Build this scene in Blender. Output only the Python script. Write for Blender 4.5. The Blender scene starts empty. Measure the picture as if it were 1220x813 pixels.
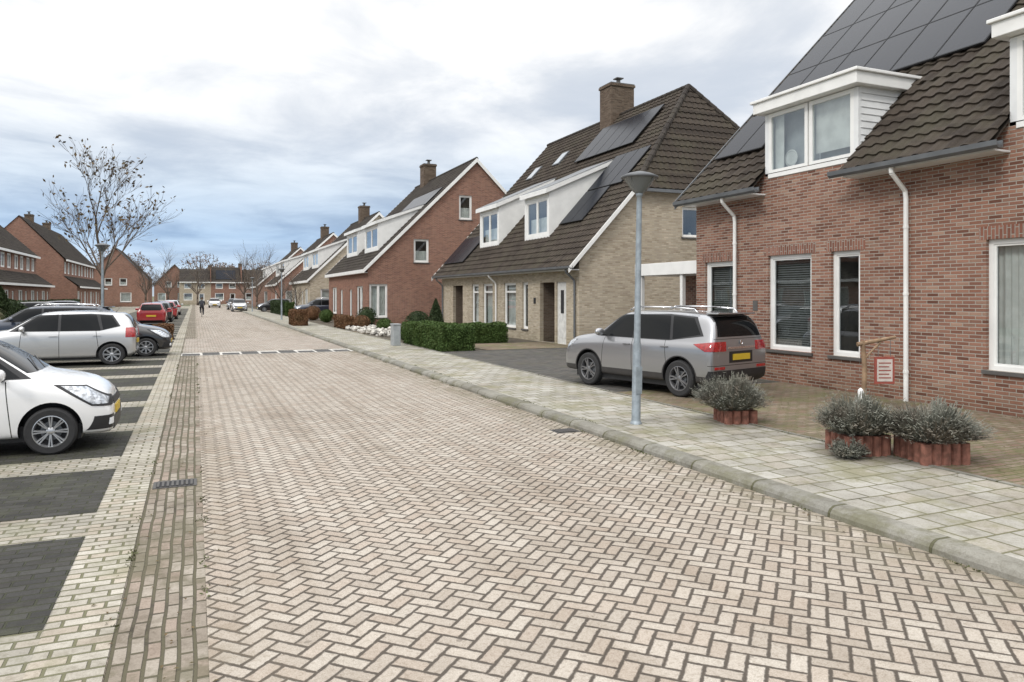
import bpy, bmesh, math, random
from mathutils import Vector, Matrix
from mathutils import noise as nz
random.seed(7)
S=bpy.context.scene
COL=S.collection
RZ=-0.09
# ------------------------------------------------------------------ node helper
class NT:
    def __init__(s,name):
        s.m=bpy.data.materials.new(name); s.m.use_nodes=True
        s.t=s.m.node_tree; s.t.nodes.clear()
        s.out=s.t.nodes.new('ShaderNodeOutputMaterial')
    def n(s,ty,**k):
        nd=s.t.nodes.new(ty)
        for a,b in k.items(): setattr(nd,a,b)
        return nd
    def put(s,sock,v):
        if v is None: return
        if isinstance(v,bpy.types.NodeSocket): s.t.links.new(v,sock)
        else:
            if isinstance(v,(tuple,list)) and len(v)==3 and sock.type=='RGBA': v=tuple(v)+(1,)
            sock.default_value=v
    def M(s,op,a,b=None,c=None,clamp=False):
        nd=s.n('ShaderNodeMath',operation=op,use_clamp=clamp)
        s.put(nd.inputs[0],a)
        if b is not None: s.put(nd.inputs[1],b)
        if c is not None: s.put(nd.inputs[2],c)
        return nd.outputs[0]
    def _sep(s,ty,o):
        g=s.n(ty); x=s.n('ShaderNodeSeparateXYZ'); s.t.links.new(g.outputs[o],x.inputs[0]); return x.outputs[0],x.outputs[1],x.outputs[2]
    def pos(s): return s._sep('ShaderNodeNewGeometry','Position')
    def nrm(s): return s._sep('ShaderNodeNewGeometry','True Normal')
    def obj(s): return s._sep('ShaderNodeTexCoord','Object')
    def vec(s,x,y,z=0.0):
        c=s.n('ShaderNodeCombineXYZ'); s.put(c.inputs[0],x); s.put(c.inputs[1],y); s.put(c.inputs[2],z); return c.outputs[0]
    def posv(s):
        return s.n('ShaderNodeNewGeometry').outputs['Position']
    def noise(s,scale,detail=4,rough=.55,vec=None,dist=0.0):
        nd=s.n('ShaderNodeTexNoise'); s.put(nd.inputs['Vector'],vec if vec is not None else s.posv())
        nd.inputs['Scale'].default_value=scale; nd.inputs['Detail'].default_value=detail
        nd.inputs['Roughness'].default_value=rough; nd.inputs['Distortion'].default_value=dist
        return nd.outputs[0]
    def ss(s,v,a,b,lo=0.0,hi=1.0):
        nd=s.n('ShaderNodeMapRange',interpolation_type='SMOOTHSTEP'); s.put(nd.inputs[0],v)
        for i,q in enumerate((a,b,lo,hi)): nd.inputs[i+1].default_value=q
        return nd.outputs[0]
    def mix(s,f,a,b,mode='MIX'):
        nd=s.n('ShaderNodeMix',data_type='RGBA',blend_type=mode)
        s.put(nd.inputs[0],f); s.put(nd.inputs[6],a); s.put(nd.inputs[7],b); return nd.outputs[2]
    def wn(s,a,b):
        nd=s.n('ShaderNodeTexWhiteNoise',noise_dimensions='2D'); s.put(nd.inputs[0],s.vec(a,b)); return nd.outputs[0]
    def bsdf(s,col,rough=.7,metal=0.0,spec=.5,coat=0.0,bump=None,bd=.01,bs=1.0,trans=0.0):
        p=s.n('ShaderNodeBsdfPrincipled'); s.put(p.inputs['Base Color'],col); s.put(p.inputs['Roughness'],rough)
        s.put(p.inputs['Metallic'],metal); s.put(p.inputs['Specular IOR Level'],spec); s.put(p.inputs['Coat Weight'],coat)
        p.inputs['Coat Roughness'].default_value=.03
        p.inputs['Transmission Weight'].default_value=trans
        if bump is not None:
            b=s.n('ShaderNodeBump'); b.inputs['Strength'].default_value=bs; b.inputs['Distance'].default_value=bd
            s.put(b.inputs['Height'],bump); s.t.links.new(b.outputs[0],p.inputs['Normal'])
        s.t.links.new(p.outputs[0],s.out.inputs[0]); return p
def simple(name,col,rough=.6,metal=0.0,spec=.5,coat=0.0,var=.12,ns=6.0,bump=.0):
    N=NT(name); f=N.noise(ns,3); f2=N.ss(f,.3,.7)
    d=tuple(c*(1-var) for c in col); l=tuple(min(1,c*(1+var)) for c in col)
    c=N.mix(f2,d,l)
    N.bsdf(c,rough,metal,spec,coat,bump=(N.noise(ns*12,2) if bump else None),bd=bump)
    return N.m
def bond(N,u,v,bw,rh,off=.5,mo=.006,soft=.004):
    row=N.M('FLOOR',N.M('DIVIDE',v,rh))
    uu=N.M('ADD',N.M('DIVIDE',u,bw),N.M('MULTIPLY',N.M('FLOORED_MODULO',row,2.0),off))
    col=N.M('FLOOR',uu); fx=N.M('MULTIPLY',N.M('SUBTRACT',uu,col),bw)
    fy=N.M('SUBTRACT',v,N.M('MULTIPLY',row,rh))
    d=N.M('MINIMUM',N.M('MINIMUM',fx,N.M('SUBTRACT',bw,fx)),N.M('MINIMUM',fy,N.M('SUBTRACT',rh,fy)))
    return N.ss(d,mo*.5,mo*.5+soft), N.wn(col,row), N.wn(N.M('ADD',col,37.3),row)
def wall_uv(N):
    x,y,z=N.pos(); return N.M('ADD',x,y),z
def brickmat(name,cols,mortar,bw=.22,rh=.0625,swap=False,mo=.011):
    N=NT(name); u,v=wall_uv(N)
    if swap: u,v=v,u
    m,r,r2=bond(N,u,v,bw,rh,mo=mo)
    ramp=N.n('ShaderNodeValToRGB'); N.put(ramp.inputs[0],r)
    cr=ramp.color_ramp; cr.elements[0].color=cols[0]+(1,); cr.elements[1].color=cols[-1]+(1,)
    for i,c in enumerate(cols[1:-1]):
        e=cr.elements.new((i+1)/(len(cols)-1)); e.color=c+(1,)
    c=N.mix(N.M('MULTIPLY',r2,.3),ramp.outputs[0],(.55,.52,.5),'MULTIPLY')
    fn=N.noise(60,2); c=N.mix(N.ss(fn,.35,.7,0,.35),c,(.75,.7,.65),'MULTIPLY')
    c=N.mix(m,mortar,c)
    st=N.noise(.6,4); c=N.mix(N.ss(st,.35,.75,0,.35),c,(.62,.6,.58),'MULTIPLY')
    z=N.pos()[2]; ft=N.M('MULTIPLY',N.ss(z,.0,.7,1,0),N.noise(3,3)); c=N.mix(N.M('MULTIPLY',ft,.7),c,(.5,.53,.44),'MULTIPLY')
    h=N.M('ADD',N.M('MULTIPLY',m,.8),N.M('MULTIPLY',fn,.3))
    N.bsdf(c,.88,spec=.25,bump=h,bd=.012,bs=.8)
    return N.m
def pavermat(name,cols,mortar,bw,rh,off=.5,mo=.007,alongY=False,moss=.0,mossc=(.10,.13,.045),rough=.85,stain=.4,mlo=.52):
    N=NT(name); x,y,z=N.pos(); u,v=(y,x) if alongY else (x,y)
    wv=N.M('MULTIPLY',N.M('SUBTRACT',N.noise(1.9,1),.5),.03); v=N.M('ADD',v,wv) if rh<1 else v
    m,r,r2=bond(N,u,v,bw,rh,off,mo,soft=.006)
    c=N.mix(r,cols[0],cols[1]); c=N.mix(N.M('MULTIPLY',N.M('GREATER_THAN',r2,.72),.6),c,cols[2])
    fn=N.noise(90,2,.6); c=N.mix(N.ss(fn,.3,.7,0,.45),c,(.66,.64,.62),'MULTIPLY')
    f3=N.noise(26,3,.7); c=N.mix(N.ss(f3,.5,.68,0,.45),c,(.62,.6,.55),'MULTIPLY')
    c=N.mix(m,mortar,c)
    st=N.noise(.5,5,.65); c=N.mix(N.ss(st,.4,.7,0,stain),c,(.55,.53,.5),'MULTIPLY')
    st2=N.noise(2.7,5,.72); c=N.mix(N.ss(st2,.46,.70,0,stain),c,(.52,.50,.45),'MULTIPLY')
    if moss>0:
        ms=N.ss(N.M('ADD',N.noise(1.1,6,.75),N.M('MULTIPLY',N.M('SUBTRACT',1.0,m),.16)),mlo,mlo+.14,0,moss)
        c=N.mix(ms,c,mossc)
    N.bsdf(c,rough,spec=.3,bump=N.M('ADD',m,N.M('MULTIPLY',fn,.35)),bd=.008,bs=.9)
    return N.m
def herringbone(name,w=.105):
    N=NT(name); x,y,z=N.pos()
    wv=N.M('MULTIPLY',N.M('SUBTRACT',N.noise(1.4,1),.5),.04)
    k2=1/(w*math.sqrt(2))
    a=N.M('MULTIPLY',N.M('ADD',N.M('ADD',x,y),wv),k2); b=N.M('MULTIPLY',N.M('ADD',N.M('SUBTRACT',y,x),wv),k2)
    i=N.M('FLOOR',a); j=N.M('FLOOR',b); fx=N.M('SUBTRACT',a,i); fy=N.M('SUBTRACT',b,j)
    k=N.M('FLOORED_MODULO',N.M('SUBTRACT',i,j),4.0)
    e=[N.M('COMPARE',k,float(q),.5) for q in range(4)]
    d=N.M('MINIMUM',N.M('MINIMUM',N.M('ADD',fx,e[1]),N.M('ADD',N.M('SUBTRACT',1.0,fx),e[0])),
                    N.M('MINIMUM',N.M('ADD',fy,e[2]),N.M('ADD',N.M('SUBTRACT',1.0,fy),e[3])))
    jn=N.M('MULTIPLY',N.M('SUBTRACT',N.noise(28,2),.5),.15)
    m=N.ss(N.M('ADD',d,jn),.035,.14)
    ia=N.M('SUBTRACT',i,e[1]); jb=N.M('SUBTRACT',j,e[2])
    r=N.wn(ia,jb); r2=N.wn(N.M('ADD',ia,71.7),jb)
    c=N.mix(r,(.405,.358,.305),(.51,.462,.402))
    c=N.mix(N.M('MULTIPLY',N.M('GREATER_THAN',r2,.78),.4),c,(.43,.355,.29))
    c=N.mix(N.M('MULTIPLY',N.M('LESS_THAN',r2,.14),.45),c,(.56,.525,.465))
    fn=N.noise(120,3,.75); c=N.mix(N.ss(fn,.32,.70,0,.75),c,(.57,.53,.485),'MULTIPLY')
    f3=N.noise(32,3,.7); c=N.mix(N.ss(f3,.48,.68,0,.5),c,(.62,.58,.54),'MULTIPLY')
    c=N.mix(m,(.078,.064,.050),c)
    st=N.noise(.45,5,.65); c=N.mix(N.ss(st,.45,.72,0,.38),c,(.6,.57,.53),'MULTIPLY')
    s2=N.noise(1.0,3,.6,vec=N.vec(N.M('MULTIPLY',x,1.6),N.M('MULTIPLY',y,.12)))
    c=N.mix(N.ss(s2,.46,.66,0,.34),c,(.60,.54,.47),'MULTIPLY')
    g=N.M('MULTIPLY',N.ss(x,4.3,5.15),N.ss(N.noise(2.5,5,.7),.35,.65)); c=N.mix(N.M('MULTIPLY',g,.7),c,(.16,.14,.09))
    g=N.M('MULTIPLY',N.ss(x,.75,.07),N.ss(N.noise(2.1,5,.7),.38,.66)); c=N.mix(N.M('MULTIPLY',g,.45),c,(.19,.15,.10))
    sp=N.ss(N.noise(9,2,.5),.72,.76); c=N.mix(N.M('MULTIPLY',sp,.55),c,(.12,.10,.08))
    N.bsdf(c,.80,spec=.35,bump=N.M('ADD',m,N.M('MULTIPLY',fn,.3)),bd=.010,bs=1.0)
    return N.m
# ------------------------------------------------------------------ mesh builder
class MB:
    def __init__(s): s.v=[]; s.f=[]; s.mi=[]
    def face(s,pts,mi=0):
        b=len(s.v); s.v+= [tuple(p) for p in pts]; s.f.append(tuple(range(b,b+len(pts)))); s.mi.append(mi)
    def box(s,x0,x1,y0,y1,z0,z1,mi=0,mat=None):
        b=len(s.v); P=[(x,y,z) for z in (z0,z1) for y in (y0,y1) for x in (x0,x1)]
        if mat is not None: P=[tuple(mat@Vector(p)) for p in P]
        s.v+=P
        for q in ((0,2,3,1),(4,5,7,6),(0,1,5,4),(2,6,7,3),(0,4,6,2),(1,3,7,5)):
            s.f.append(tuple(b+i for i in q)); s.mi.append(mi)
    def prism(s,pts2,axis,a0,a1,mi=0):
        def P(p,a): return (a,p[0],p[1]) if axis=='x' else ((p[0],a,p[1]) if axis=='y' else (p[0],p[1],a))
        n=len(pts2); b=len(s.v); s.v+=[P(p,a0) for p in pts2]+[P(p,a1) for p in pts2]
        s.f.append(tuple(range(b,b+n))[::-1]); s.f.append(tuple(range(b+n,b+2*n))); s.mi+=[mi,mi]
        for i in range(n):
            k=(i+1)%n; s.f.append((b+i,b+k,b+n+k,b+n+i)); s.mi.append(mi)
    def tube(s,p0,p1,r0,r1,n=8,mi=0,cap=True):
        p0=Vector(p0); p1=Vector(p1); d=(p1-p0)
        if d.length<1e-6: return
        d.normalize(); a=d.orthogonal().normalized(); c=d.cross(a); b=len(s.v)
        for p,r in ((p0,r0),(p1,r1)):
            for i in range(n):
                t=2*math.pi*i/n; s.v.append(tuple(p+(a*math.cos(t)+c*math.sin(t))*r))
        for i in range(n):
            k=(i+1)%n; s.f.append((b+i,b+k,b+n+k,b+n+i)); s.mi.append(mi)
        if cap:
            s.f.append(tuple(range(b,b+n))[::-1]); s.f.append(tuple(range(b+n,b+2*n))); s.mi+=[mi,mi]
    def path(s,pts,r,n=8,mi=0):
        for a,b in zip(pts[:-1],pts[1:]): s.tube(a,b,r,r,n,mi)
    def lathe(s,prof,n=24,mi=0,mat=None):
        b=len(s.v)
        for (r,z) in prof:
            for i in range(n):
                t=2*math.pi*i/n; p=Vector((r*math.cos(t),r*math.sin(t),z))
                if mat is not None: p=mat@p
                s.v.append(tuple(p))
        for j in range(len(prof)-1):
            for i in range(n):
                k=(i+1)%n; s.f.append((b+j*n+i,b+j*n+k,b+(j+1)*n+k,b+(j+1)*n+i)); s.mi.append(mi)
    def build(s,name,mats,parent=None,smooth=False,bevel=0):
        me=bpy.data.meshes.new(name); me.from_pydata(s.v,[],s.f)
        for m in (mats if isinstance(mats,(list,tuple)) else [mats]): me.materials.append(m)
        me.polygons.foreach_set('material_index',s.mi)
        if smooth: me.polygons.foreach_set('use_smooth',[True]*len(me.polygons))
        me.update(); o=bpy.data.objects.new(name,me); COL.objects.link(o)
        if parent: o.parent=parent
        if bevel:
            bm=bmesh.new(); bm.from_mesh(me); bmesh.ops.remove_doubles(bm,verts=bm.verts,dist=1e-5); bm.to_mesh(me); bm.free()
            b=o.modifiers.new('b','BEVEL'); b.width=bevel; b.segments=2; b.limit_method='ANGLE'
        return o
def empty(name,loc=(0,0,0),rz=0):
    e=bpy.data.objects.new(name,None); e.location=loc; e.rotation_euler=(0,0,rz); e.empty_display_size=.3; COL.objects.link(e); return e
# ------------------------------------------------------------------ materials
M_brick=brickmat('brick_red',[(.15,.068,.048),(.28,.135,.094),(.35,.19,.136),(.22,.105,.077),(.39,.25,.185)],(.37,.335,.29))
M_brickrow=brickmat('brick_soldier',[(.17,.075,.053),(.27,.12,.085),(.32,.16,.115)],(.34,.31,.27),bw=.22,rh=.0625,swap=True)
M_brick3=brickmat('brick_orange',[(.19,.078,.052),(.29,.125,.083),(.34,.165,.108),(.24,.105,.07)],(.33,.28,.24))
M_beige=brickmat('brick_beige',[(.38,.32,.235),(.53,.46,.35),(.60,.53,.415),(.44,.375,.285),(.55,.49,.39)],(.43,.385,.315))
M_road=herringbone('herringbone_pavers')
M_gutter=pavermat('gutter_bricks',[(.25,.21,.17),(.37,.33,.28),(.31,.24,.195)],(.065,.055,.04),.21,.085,alongY=True,moss=.65,mo=.014,mossc=(.11,.10,.06),stain=.75,mlo=.46)
M_band=pavermat('band_pavers',[(.36,.335,.285),(.50,.47,.41),(.43,.37,.30)],(.12,.11,.075),.21,.105,moss=.45,mo=.013,stain=.55,mossc=(.17,.17,.09))
M_parkl=pavermat('parking_pavers_light',[(.32,.30,.26),(.44,.415,.365),(.39,.345,.285)],(.11,.10,.07),.21,.105,moss=.5,mo=.012,stain=.55,mossc=(.16,.16,.09))
M_parkd=pavermat('parking_pavers_dark',[(.034,.033,.031),(.064,.062,.058),(.05,.047,.042)],(.020,.020,.015),.21,.105,moss=.4,mo=.010,mossc=(.07,.075,.04),mlo=.49)
M_walk=pavermat('sidewalk_tiles',[(.34,.325,.285),(.45,.435,.395),(.38,.345,.29)],(.085,.08,.05),.30,.30,moss=.65,mo=.014,mossc=(.19,.18,.10),stain=.65,mlo=.48)
M_drive=pavermat('driveway_bricks_brown',[(.19,.145,.11),(.29,.23,.18),(.24,.15,.115)],(.065,.06,.036),.21,.105,moss=.8,mo=.013,mossc=(.135,.135,.06),stain=.65,mlo=.48)
M_drived=pavermat('driveway_bricks_dark',[(.065,.063,.062),(.115,.11,.106),(.14,.12,.11)],(.035,.035,.026),.21,.105,moss=.4,mo=.010,mossc=(.09,.09,.05))
M_kerb=pavermat('kerb_concrete',[(.22,.215,.19),(.31,.30,.265),(.26,.25,.215)],(.05,.05,.035),1.0,5.0,off=0,mo=.020,alongY=True,moss=.6,mossc=(.13,.125,.07),stain=.75,mlo=.48)
M_humpw=simple('hump_white',(.50,.48,.44),.8,ns=8,var=.25)
M_humpd=simple('hump_dark',(.06,.058,.055),.8,ns=8,var=.2)
M_white=simple('white_paint',(.78,.78,.76),.45,var=.05,ns=2)
M_whited=simple('white_cladding',(.70,.71,.71),.5,var=.06,ns=2)
M_grey=simple('zinc_gutter',(.16,.17,.18),.45,metal=.4,ns=3)
M_dark=simple('dark_void',(.02,.02,.022),.8)
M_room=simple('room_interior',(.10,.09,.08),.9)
M_curt=simple('curtain_cloth',(.70,.69,.66),.9,ns=3)
M_curtg=simple('roller_blind_grey',(.40,.41,.42),.9,ns=3)
M_blind=simple('blind_slats',(.17,.17,.165),.6)
M_conc=simple('stone_sill',(.10,.095,.09),.6,ns=5)
M_wood=simple('wood',(.27,.18,.11),.7,ns=9,var=.25)
M_doorw=simple('door_white',(.66,.66,.64),.4)
M_doord=simple('door_dark',(.07,.045,.035),.5)
M_pole=simple('lamp_pole_paint',(.27,.31,.34),.5,metal=.3,ns=10,var=.15)
M_black=simple('black_plastic',(.018,.018,.020),.5)
M_chrome=simple('chrome',(.75,.75,.76),.18,metal=1.0,var=.03)
M_rock=simple('rock',(.46,.44,.40),.85,ns=3,var=.35)
def glassmat(name,tint=(.74,.79,.79)):
    N=NT(name); lw=N.n('ShaderNodeLayerWeight'); lw.inputs[0].default_value=.5
    f5=N.M('POWER',lw.outputs['Facing'],4.0)
    tr=N.n('ShaderNodeBsdfTransparent'); N.put(tr.inputs[0],tint)
    gl=N.n('ShaderNodeBsdfGlossy'); gl.inputs['Roughness'].default_value=.012; gl.inputs[0].default_value=(.92,.96,1,1)
    b=N.n('ShaderNodeBump'); b.inputs['Distance'].default_value=.004; b.inputs['Strength'].default_value=.3; N.put(b.inputs['Height'],N.noise(1.6,1)); N.t.links.new(b.outputs[0],gl.inputs['Normal'])
    mx=N.n('ShaderNodeMixShader'); N.put(mx.inputs[0],N.M('MULTIPLY_ADD',f5,.85,.15,clamp=True))
    N.t.links.new(tr.outputs[0],mx.inputs[1]); N.t.links.new(gl.outputs[0],mx.inputs[2]); N.t.links.new(mx.outputs[0],N.out.inputs[0])
    return N.m
M_glass=glassmat('window_glass')
def carglass():
    N=NT('car_glass'); N.bsdf((.006,.007,.008),.02,spec=.22,coat=.0); return N.m
M_cglass=carglass()
def tilemat(name,c0,c1,c2):
    N=NT(name); x,y,z=N.pos()
    r=N.wn(N.M('FLOOR',N.M('DIVIDE',y,.3)),N.M('FLOOR',N.M('DIVIDE',z,.24)))
    c=N.mix(r,c0,c1); st=N.noise(.8,5,.7); c=N.mix(N.ss(st,.45,.7,0,.6),c,c2)
    fn=N.noise(40,3,.7); c=N.mix(N.ss(fn,.45,.75,0,.4),c,tuple(k*1.4 for k in c1))
    N.bsdf(c,.85,spec=.2,bump=fn,bd=.006); return N.m
M_tile=tilemat('roof_tiles_brown',(.032,.025,.020),(.060,.048,.038),(.066,.060,.040))
M_tile2=tilemat('roof_tiles_dark',(.030,.025,.022),(.054,.046,.040),(.064,.058,.042))
def panelmat():
    N=NT('solar_cells'); x,y,z=N.pos()
    m1,r,_=bond(N,y,z,.16,.11,off=0,mo=.003,soft=.002)
    c=N.mix(m1,(.020,.024,.032),(.006,.008,.014)); N.bsdf(c,.2,spec=.10); return N.m
M_pv=panelmat(); M_pvf=simple('solar_frame',(.02,.02,.022),.5,spec=.2)
def leafmat(name,a,b,c):
    N=NT(name); oi=N.noise(35,1); o2=N.noise(2.2,2)
    col=N.mix(N.ss(oi,.35,.65),a,b); col=N.mix(N.ss(o2,.45,.65,0,.8),col,c); N.bsdf(col,.7,spec=.25); return N.m
M_hedge=leafmat('hedge_leaves',(.03,.058,.014),(.08,.13,.032),(.055,.085,.02))
M_hedged=leafmat('dark_shrub_leaves',(.018,.032,.012),(.04,.06,.02),(.03,.05,.018))
M_hedgeb=leafmat('beech_leaves',(.10,.05,.025),(.19,.10,.05),(.13,.08,.04))
M_lav=leafmat('lavender_foliage',(.13,.135,.11),(.23,.23,.195),(.17,.145,.115))
M_bark=simple('bark',(.12,.095,.075),.9,ns=9,var=.3)
M_twig=simple('twigs',(.17,.12,.09),.9,ns=9,var=.3)
M_soil=simple('soil',(.085,.07,.05),.95,ns=5,var=.4,bump=.02)
# ------------------------------------------------------------------ foliage
def leafcloud(mb,pts,size,mi=0,elong=1.6,up=0.0):
    for p in pts:
        s=size*random.uniform(.6,1.4); a=Vector((random.gauss(0,1),random.gauss(0,1),random.gauss(0,1)+up)).normalized()
        b=a.orthogonal().normalized(); c=a.cross(b); t=random.uniform(0,6.28); b,c=(b*math.cos(t)+c*math.sin(t)),(c*math.cos(t)-b*math.sin(t))
        p=Vector(p); mb.face([p-b*s*elong*.5,p+c*s*.4,p+b*s*elong*.5,p-c*s*.4],mi)
def hedge(name,x0,x1,y0,y1,h,mat,n=9000,z0=0.0,size=.045,core=.08):
    e=empty(name,((x0+x1)/2,(y0+y1)/2,z0)); mb=MB(); dx=(x1-x0)/2; dy=(y1-y0)/2
    mb.box(-dx+core,dx-core,-dy+core,dy-core,0,h-core,0)
    pts=[]
    A=[dy*2*h]*2+[dx*2*h]*2+[dx*dy*4]; T=sum(A)
    for _ in range(n):
        q=random.uniform(0,T); k=0
        while q>A[k]: q-=A[k]; k+=1
        u=random.uniform(-1,1); w=random.uniform(0,1)
        if k==0: p=[-dx,u*dy,w*h]
        elif k==1: p=[dx,u*dy,w*h]
        elif k==2: p=[u*dx,-dy,w*h]
        elif k==3: p=[u*dx,dy,w*h]
        else: p=[u*dx,random.uniform(-dy,dy),h]
        o=nz.noise(Vector((p[0]+x0,p[1]+y0,p[2]))*2.3)*.14; dpt=random.random()**2*core*1.2
        p=[p[0]*(1+(o-dpt)/dx*.6),p[1]*(1+(o-dpt)/dy*.6),p[2]+(o-dpt)*.8 if k==4 else p[2]]
        pts.append(p)
    leafcloud(mb,pts,size); mb.build('foliage',mat,e); return e
def shrub(name,x,y,z,rx,rz,mat,n=4000,cone=False,size=.04):
    e=empty(name,(x,y,z)); mb=MB(); pts=[]
    for _ in range(n):
        t=random.uniform(0,6.283); w=random.uniform(0,1)
        if cone: r=rx*(1-w)**.8*(.35+.65*min(1,w*6)); zz=w*rz
        else:
            zz=w*rz; r=rx*math.sqrt(max(0,1-((w-.5)*2)**2))
        r*=random.uniform(.72,1.06)*(1+.08*math.sin(5*t+zz*7)); pts.append((r*math.cos(t),r*math.sin(t),zz))
    leafcloud(mb,pts,size)
    prof=[(rx*.02,0.0)]+[((rx*(1-w)**.8*(.35+.65*min(1,w*6)) if cone else rx*math.sqrt(max(0,1-((w-.5)*2)**2)))*.72,w*rz*.96) for w in [i/8 for i in range(9)]]
    mb.lathe(prof,12); mb.tube((0,0,-.05),(0,0,.2),.03,.03,6); mb.build('foliage',mat,e); return e
def lavender(parent,cx,cy,z,r,h,n=2600):
    mb=MB()
    for _ in range(n):
        t=random.uniform(0,6.283); sp=random.random()**.6; L=h*random.uniform(.55,1.15)*(1+.15*math.sin(t*3+cx))
        bx=r*.45*random.random(); b0=Vector((cx+bx*math.cos(t),cy+bx*math.sin(t),z))
        d=Vector((math.cos(t)*sp*r*1.15,math.sin(t)*sp*r*1.15,L*(1-.55*sp*sp))); p1=b0+d*.55; p2=b0+d+Vector((0,0,random.uniform(-.03,.03)))
        s=Vector((-math.sin(t),math.cos(t),0))*.0035
        mb.face([b0-s,b0+s,p1+s,p1-s]); mb.face([p1-s*2.2,p1+s*2.2,p2+s*1.2,p2-s*1.2])
        for k in range(4):
            q=b0+d*random.uniform(.3,1.0); a=Vector((random.gauss(0,1),random.gauss(0,1),random.gauss(.5,.7))).normalized()*random.uniform(.025,.05)
            sd=a.orthogonal().normalized()*.004; mb.face([q-sd,q+sd,q+a+sd*.6,q+a-sd*.6])
    return mb.build('lavender_shrub',M_lav,parent)
def grow(mb,p,d,L,r,lev,tips,spread=.5,mi=0):
    n=3; q=p
    for i in range(n):
        d2=(d+Vector((random.gauss(0,.10),random.gauss(0,.10),random.gauss(0.04,.06)))).normalized()
        q2=q+d2*L/n; ra=r*(1-.25*i/n); rb=r*(1-.25*(i+1)/n)
        mb.tube(q,q2,ra,rb,6 if lev>2 else 4,mi,cap=False); q=q2; d=d2
        if lev>0 and (i>0 or lev<3):
            for _ in range(random.choice([1,2,2])):
                a=d.orthogonal().normalized(); a.rotate(Matrix.Rotation(random.uniform(0,6.28),3,d))
                nd=(d+a*random.uniform(spread*.7,spread*1.6)+Vector((0,0,.12))).normalized()
                grow(mb,q,nd,L*random.uniform(.55,.75),max(rb*.55,.009),lev-1,tips,spread,mi)
    tips.append(q)
def bare_tree(name,x,y,z,h,trunk,lev=4,spread=.5,leaves=0,leafm=None,seed=1,leafsize=.09,r0=.11):
    random.seed(seed); e=empty(name,(x,y,z)); mb=MB(); tips=[]
    mb.tube((0,0,-.1),(0,0,trunk*.5),r0*1.2,r0,10); mb.tube((0,0,trunk*.5),(0.03,0,trunk),r0,r0*.85,10)
    top=Vector((.03,0,trunk))
    grow(mb,top,Vector((0,0,1)),(h-trunk)*.55,r0*.8,lev,tips,spread)
    for k in range(5):
        t=k*1.26+random.uniform(-.4,.4); grow(mb,top-Vector((0,0,.2*k*.5)),Vector((math.cos(t)*.65,math.sin(t)*.65,.85)).normalized(),(h-trunk)*.42,r0*.5,lev-1,tips,spread)
    mb.build('trunk_and_branches',[M_bark],e,smooth=True)
    if leaves:
        lb=MB(); leafcloud(lb,[t+Vector((random.gauss(0,.12),random.gauss(0,.12),random.gauss(0,.12))) for t in random.choices(tips,k=leaves)],leafsize); lb.build('leaves',leafm,e)
    return e
# ------------------------------------------------------------------ ground
def sheet(name,x0,x1,y0,y1,z,mat):
    mb=MB(); mb.face([(x0,y0,z),(x1,y0,z),(x1,y1,z),(x0,y1,z)]); return mb.build(name,mat)
M_ground=simple('ground_soil_grass',(.10,.105,.055),.95,ns=1.5,var=.35)
sheet('ground',-900,900,-300,1500,-.125,M_ground)
sheet('road',.07,5.235,-12,190,RZ,M_road)
sheet('gutter',-.44,.07,-12,190,RZ-.004,M_gutter)
sheet('paving_band',-.82,-.44,-12,190,RZ+.002,M_band)
pk=MB()
pk.face([(-12,-12,RZ),( -.82,-12,RZ),(-.82,150,RZ),(-12,150,RZ)],0)
k=-6
while 5.15+2.6*k<120:
    y=5.15+2.6*k; pk.face([(-6.6,y,RZ+.004),(-.83,y,RZ+.004),(-.83,y+1.85,RZ+.004),(-6.6,y+1.85,RZ+.004)],1); k+=1
pk.build('parking_lot',[M_parkl,M_parkd])
kb=MB()
kb.prism([(5.22,-.13),(5.228,-.05),(5.25,-.018),(5.285,.002),(5.31,.006),(5.44,.006),(5.44,-.13)],'y',-12,190); kb.build('kerb',M_kerb)
sheet('sidewalk',5.44,7.5,-12,190,0,M_walk)
bs=MB(); bs.box(7.5,7.56,-12,190,-.1,.012); bs.build('edging_stone',M_kerb)
sheet('driveway',7.56,13.2,-12,12.6,0,M_drive)
sheet('driveway_dark',7.56,26,12.6,23.9,0,M_drived)
g=MB(); g.face([(7.56,23.9,-.01),(30,23.9,-.01),(30,190,-.01),(7.56,190,-.01)]); g.build('front_garden_soil',M_soil)
sheet('garden_path',9.3,13.1,24.0,27.3,0.003,M_drive)
sheet('garden_path',7.56,13.1,36.5,39.8,0.003,M_drive)
sheet('driveway_dark',7.56,10,62,70,0.003,M_drived)
hb=MB(); hb.face([(-.42,26.5,RZ+.006),(5.21,26.5,RZ+.006),(5.21,27.8,RZ+.006),(-.42,27.8,RZ+.006)],0)
for i in range(9):
    x=-.38+i*.62
    hb.face([(x,26.58,RZ+.010),(x+.54,26.58,RZ+.010),(x+.54,27.36,RZ+.010),(x,27.36,RZ+.010)],1)
    if i%2: hb.face([(x,27.42,RZ+.010),(x+.54,27.42,RZ+.010),(x+.54,27.72,RZ+.010),(x,27.72,RZ+.010)],1)
hb.build('speed_hump_marking',[M_humpw,M_humpd])
sheet('road_plateau',-.38,5.2,27.85,37,RZ+.005,pavermat('plateau_bricks',[(.36,.315,.27),(.48,.44,.39),(.40,.32,.265)],(.14,.115,.09),.21,.105,moss=.0,mo=.010))
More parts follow.
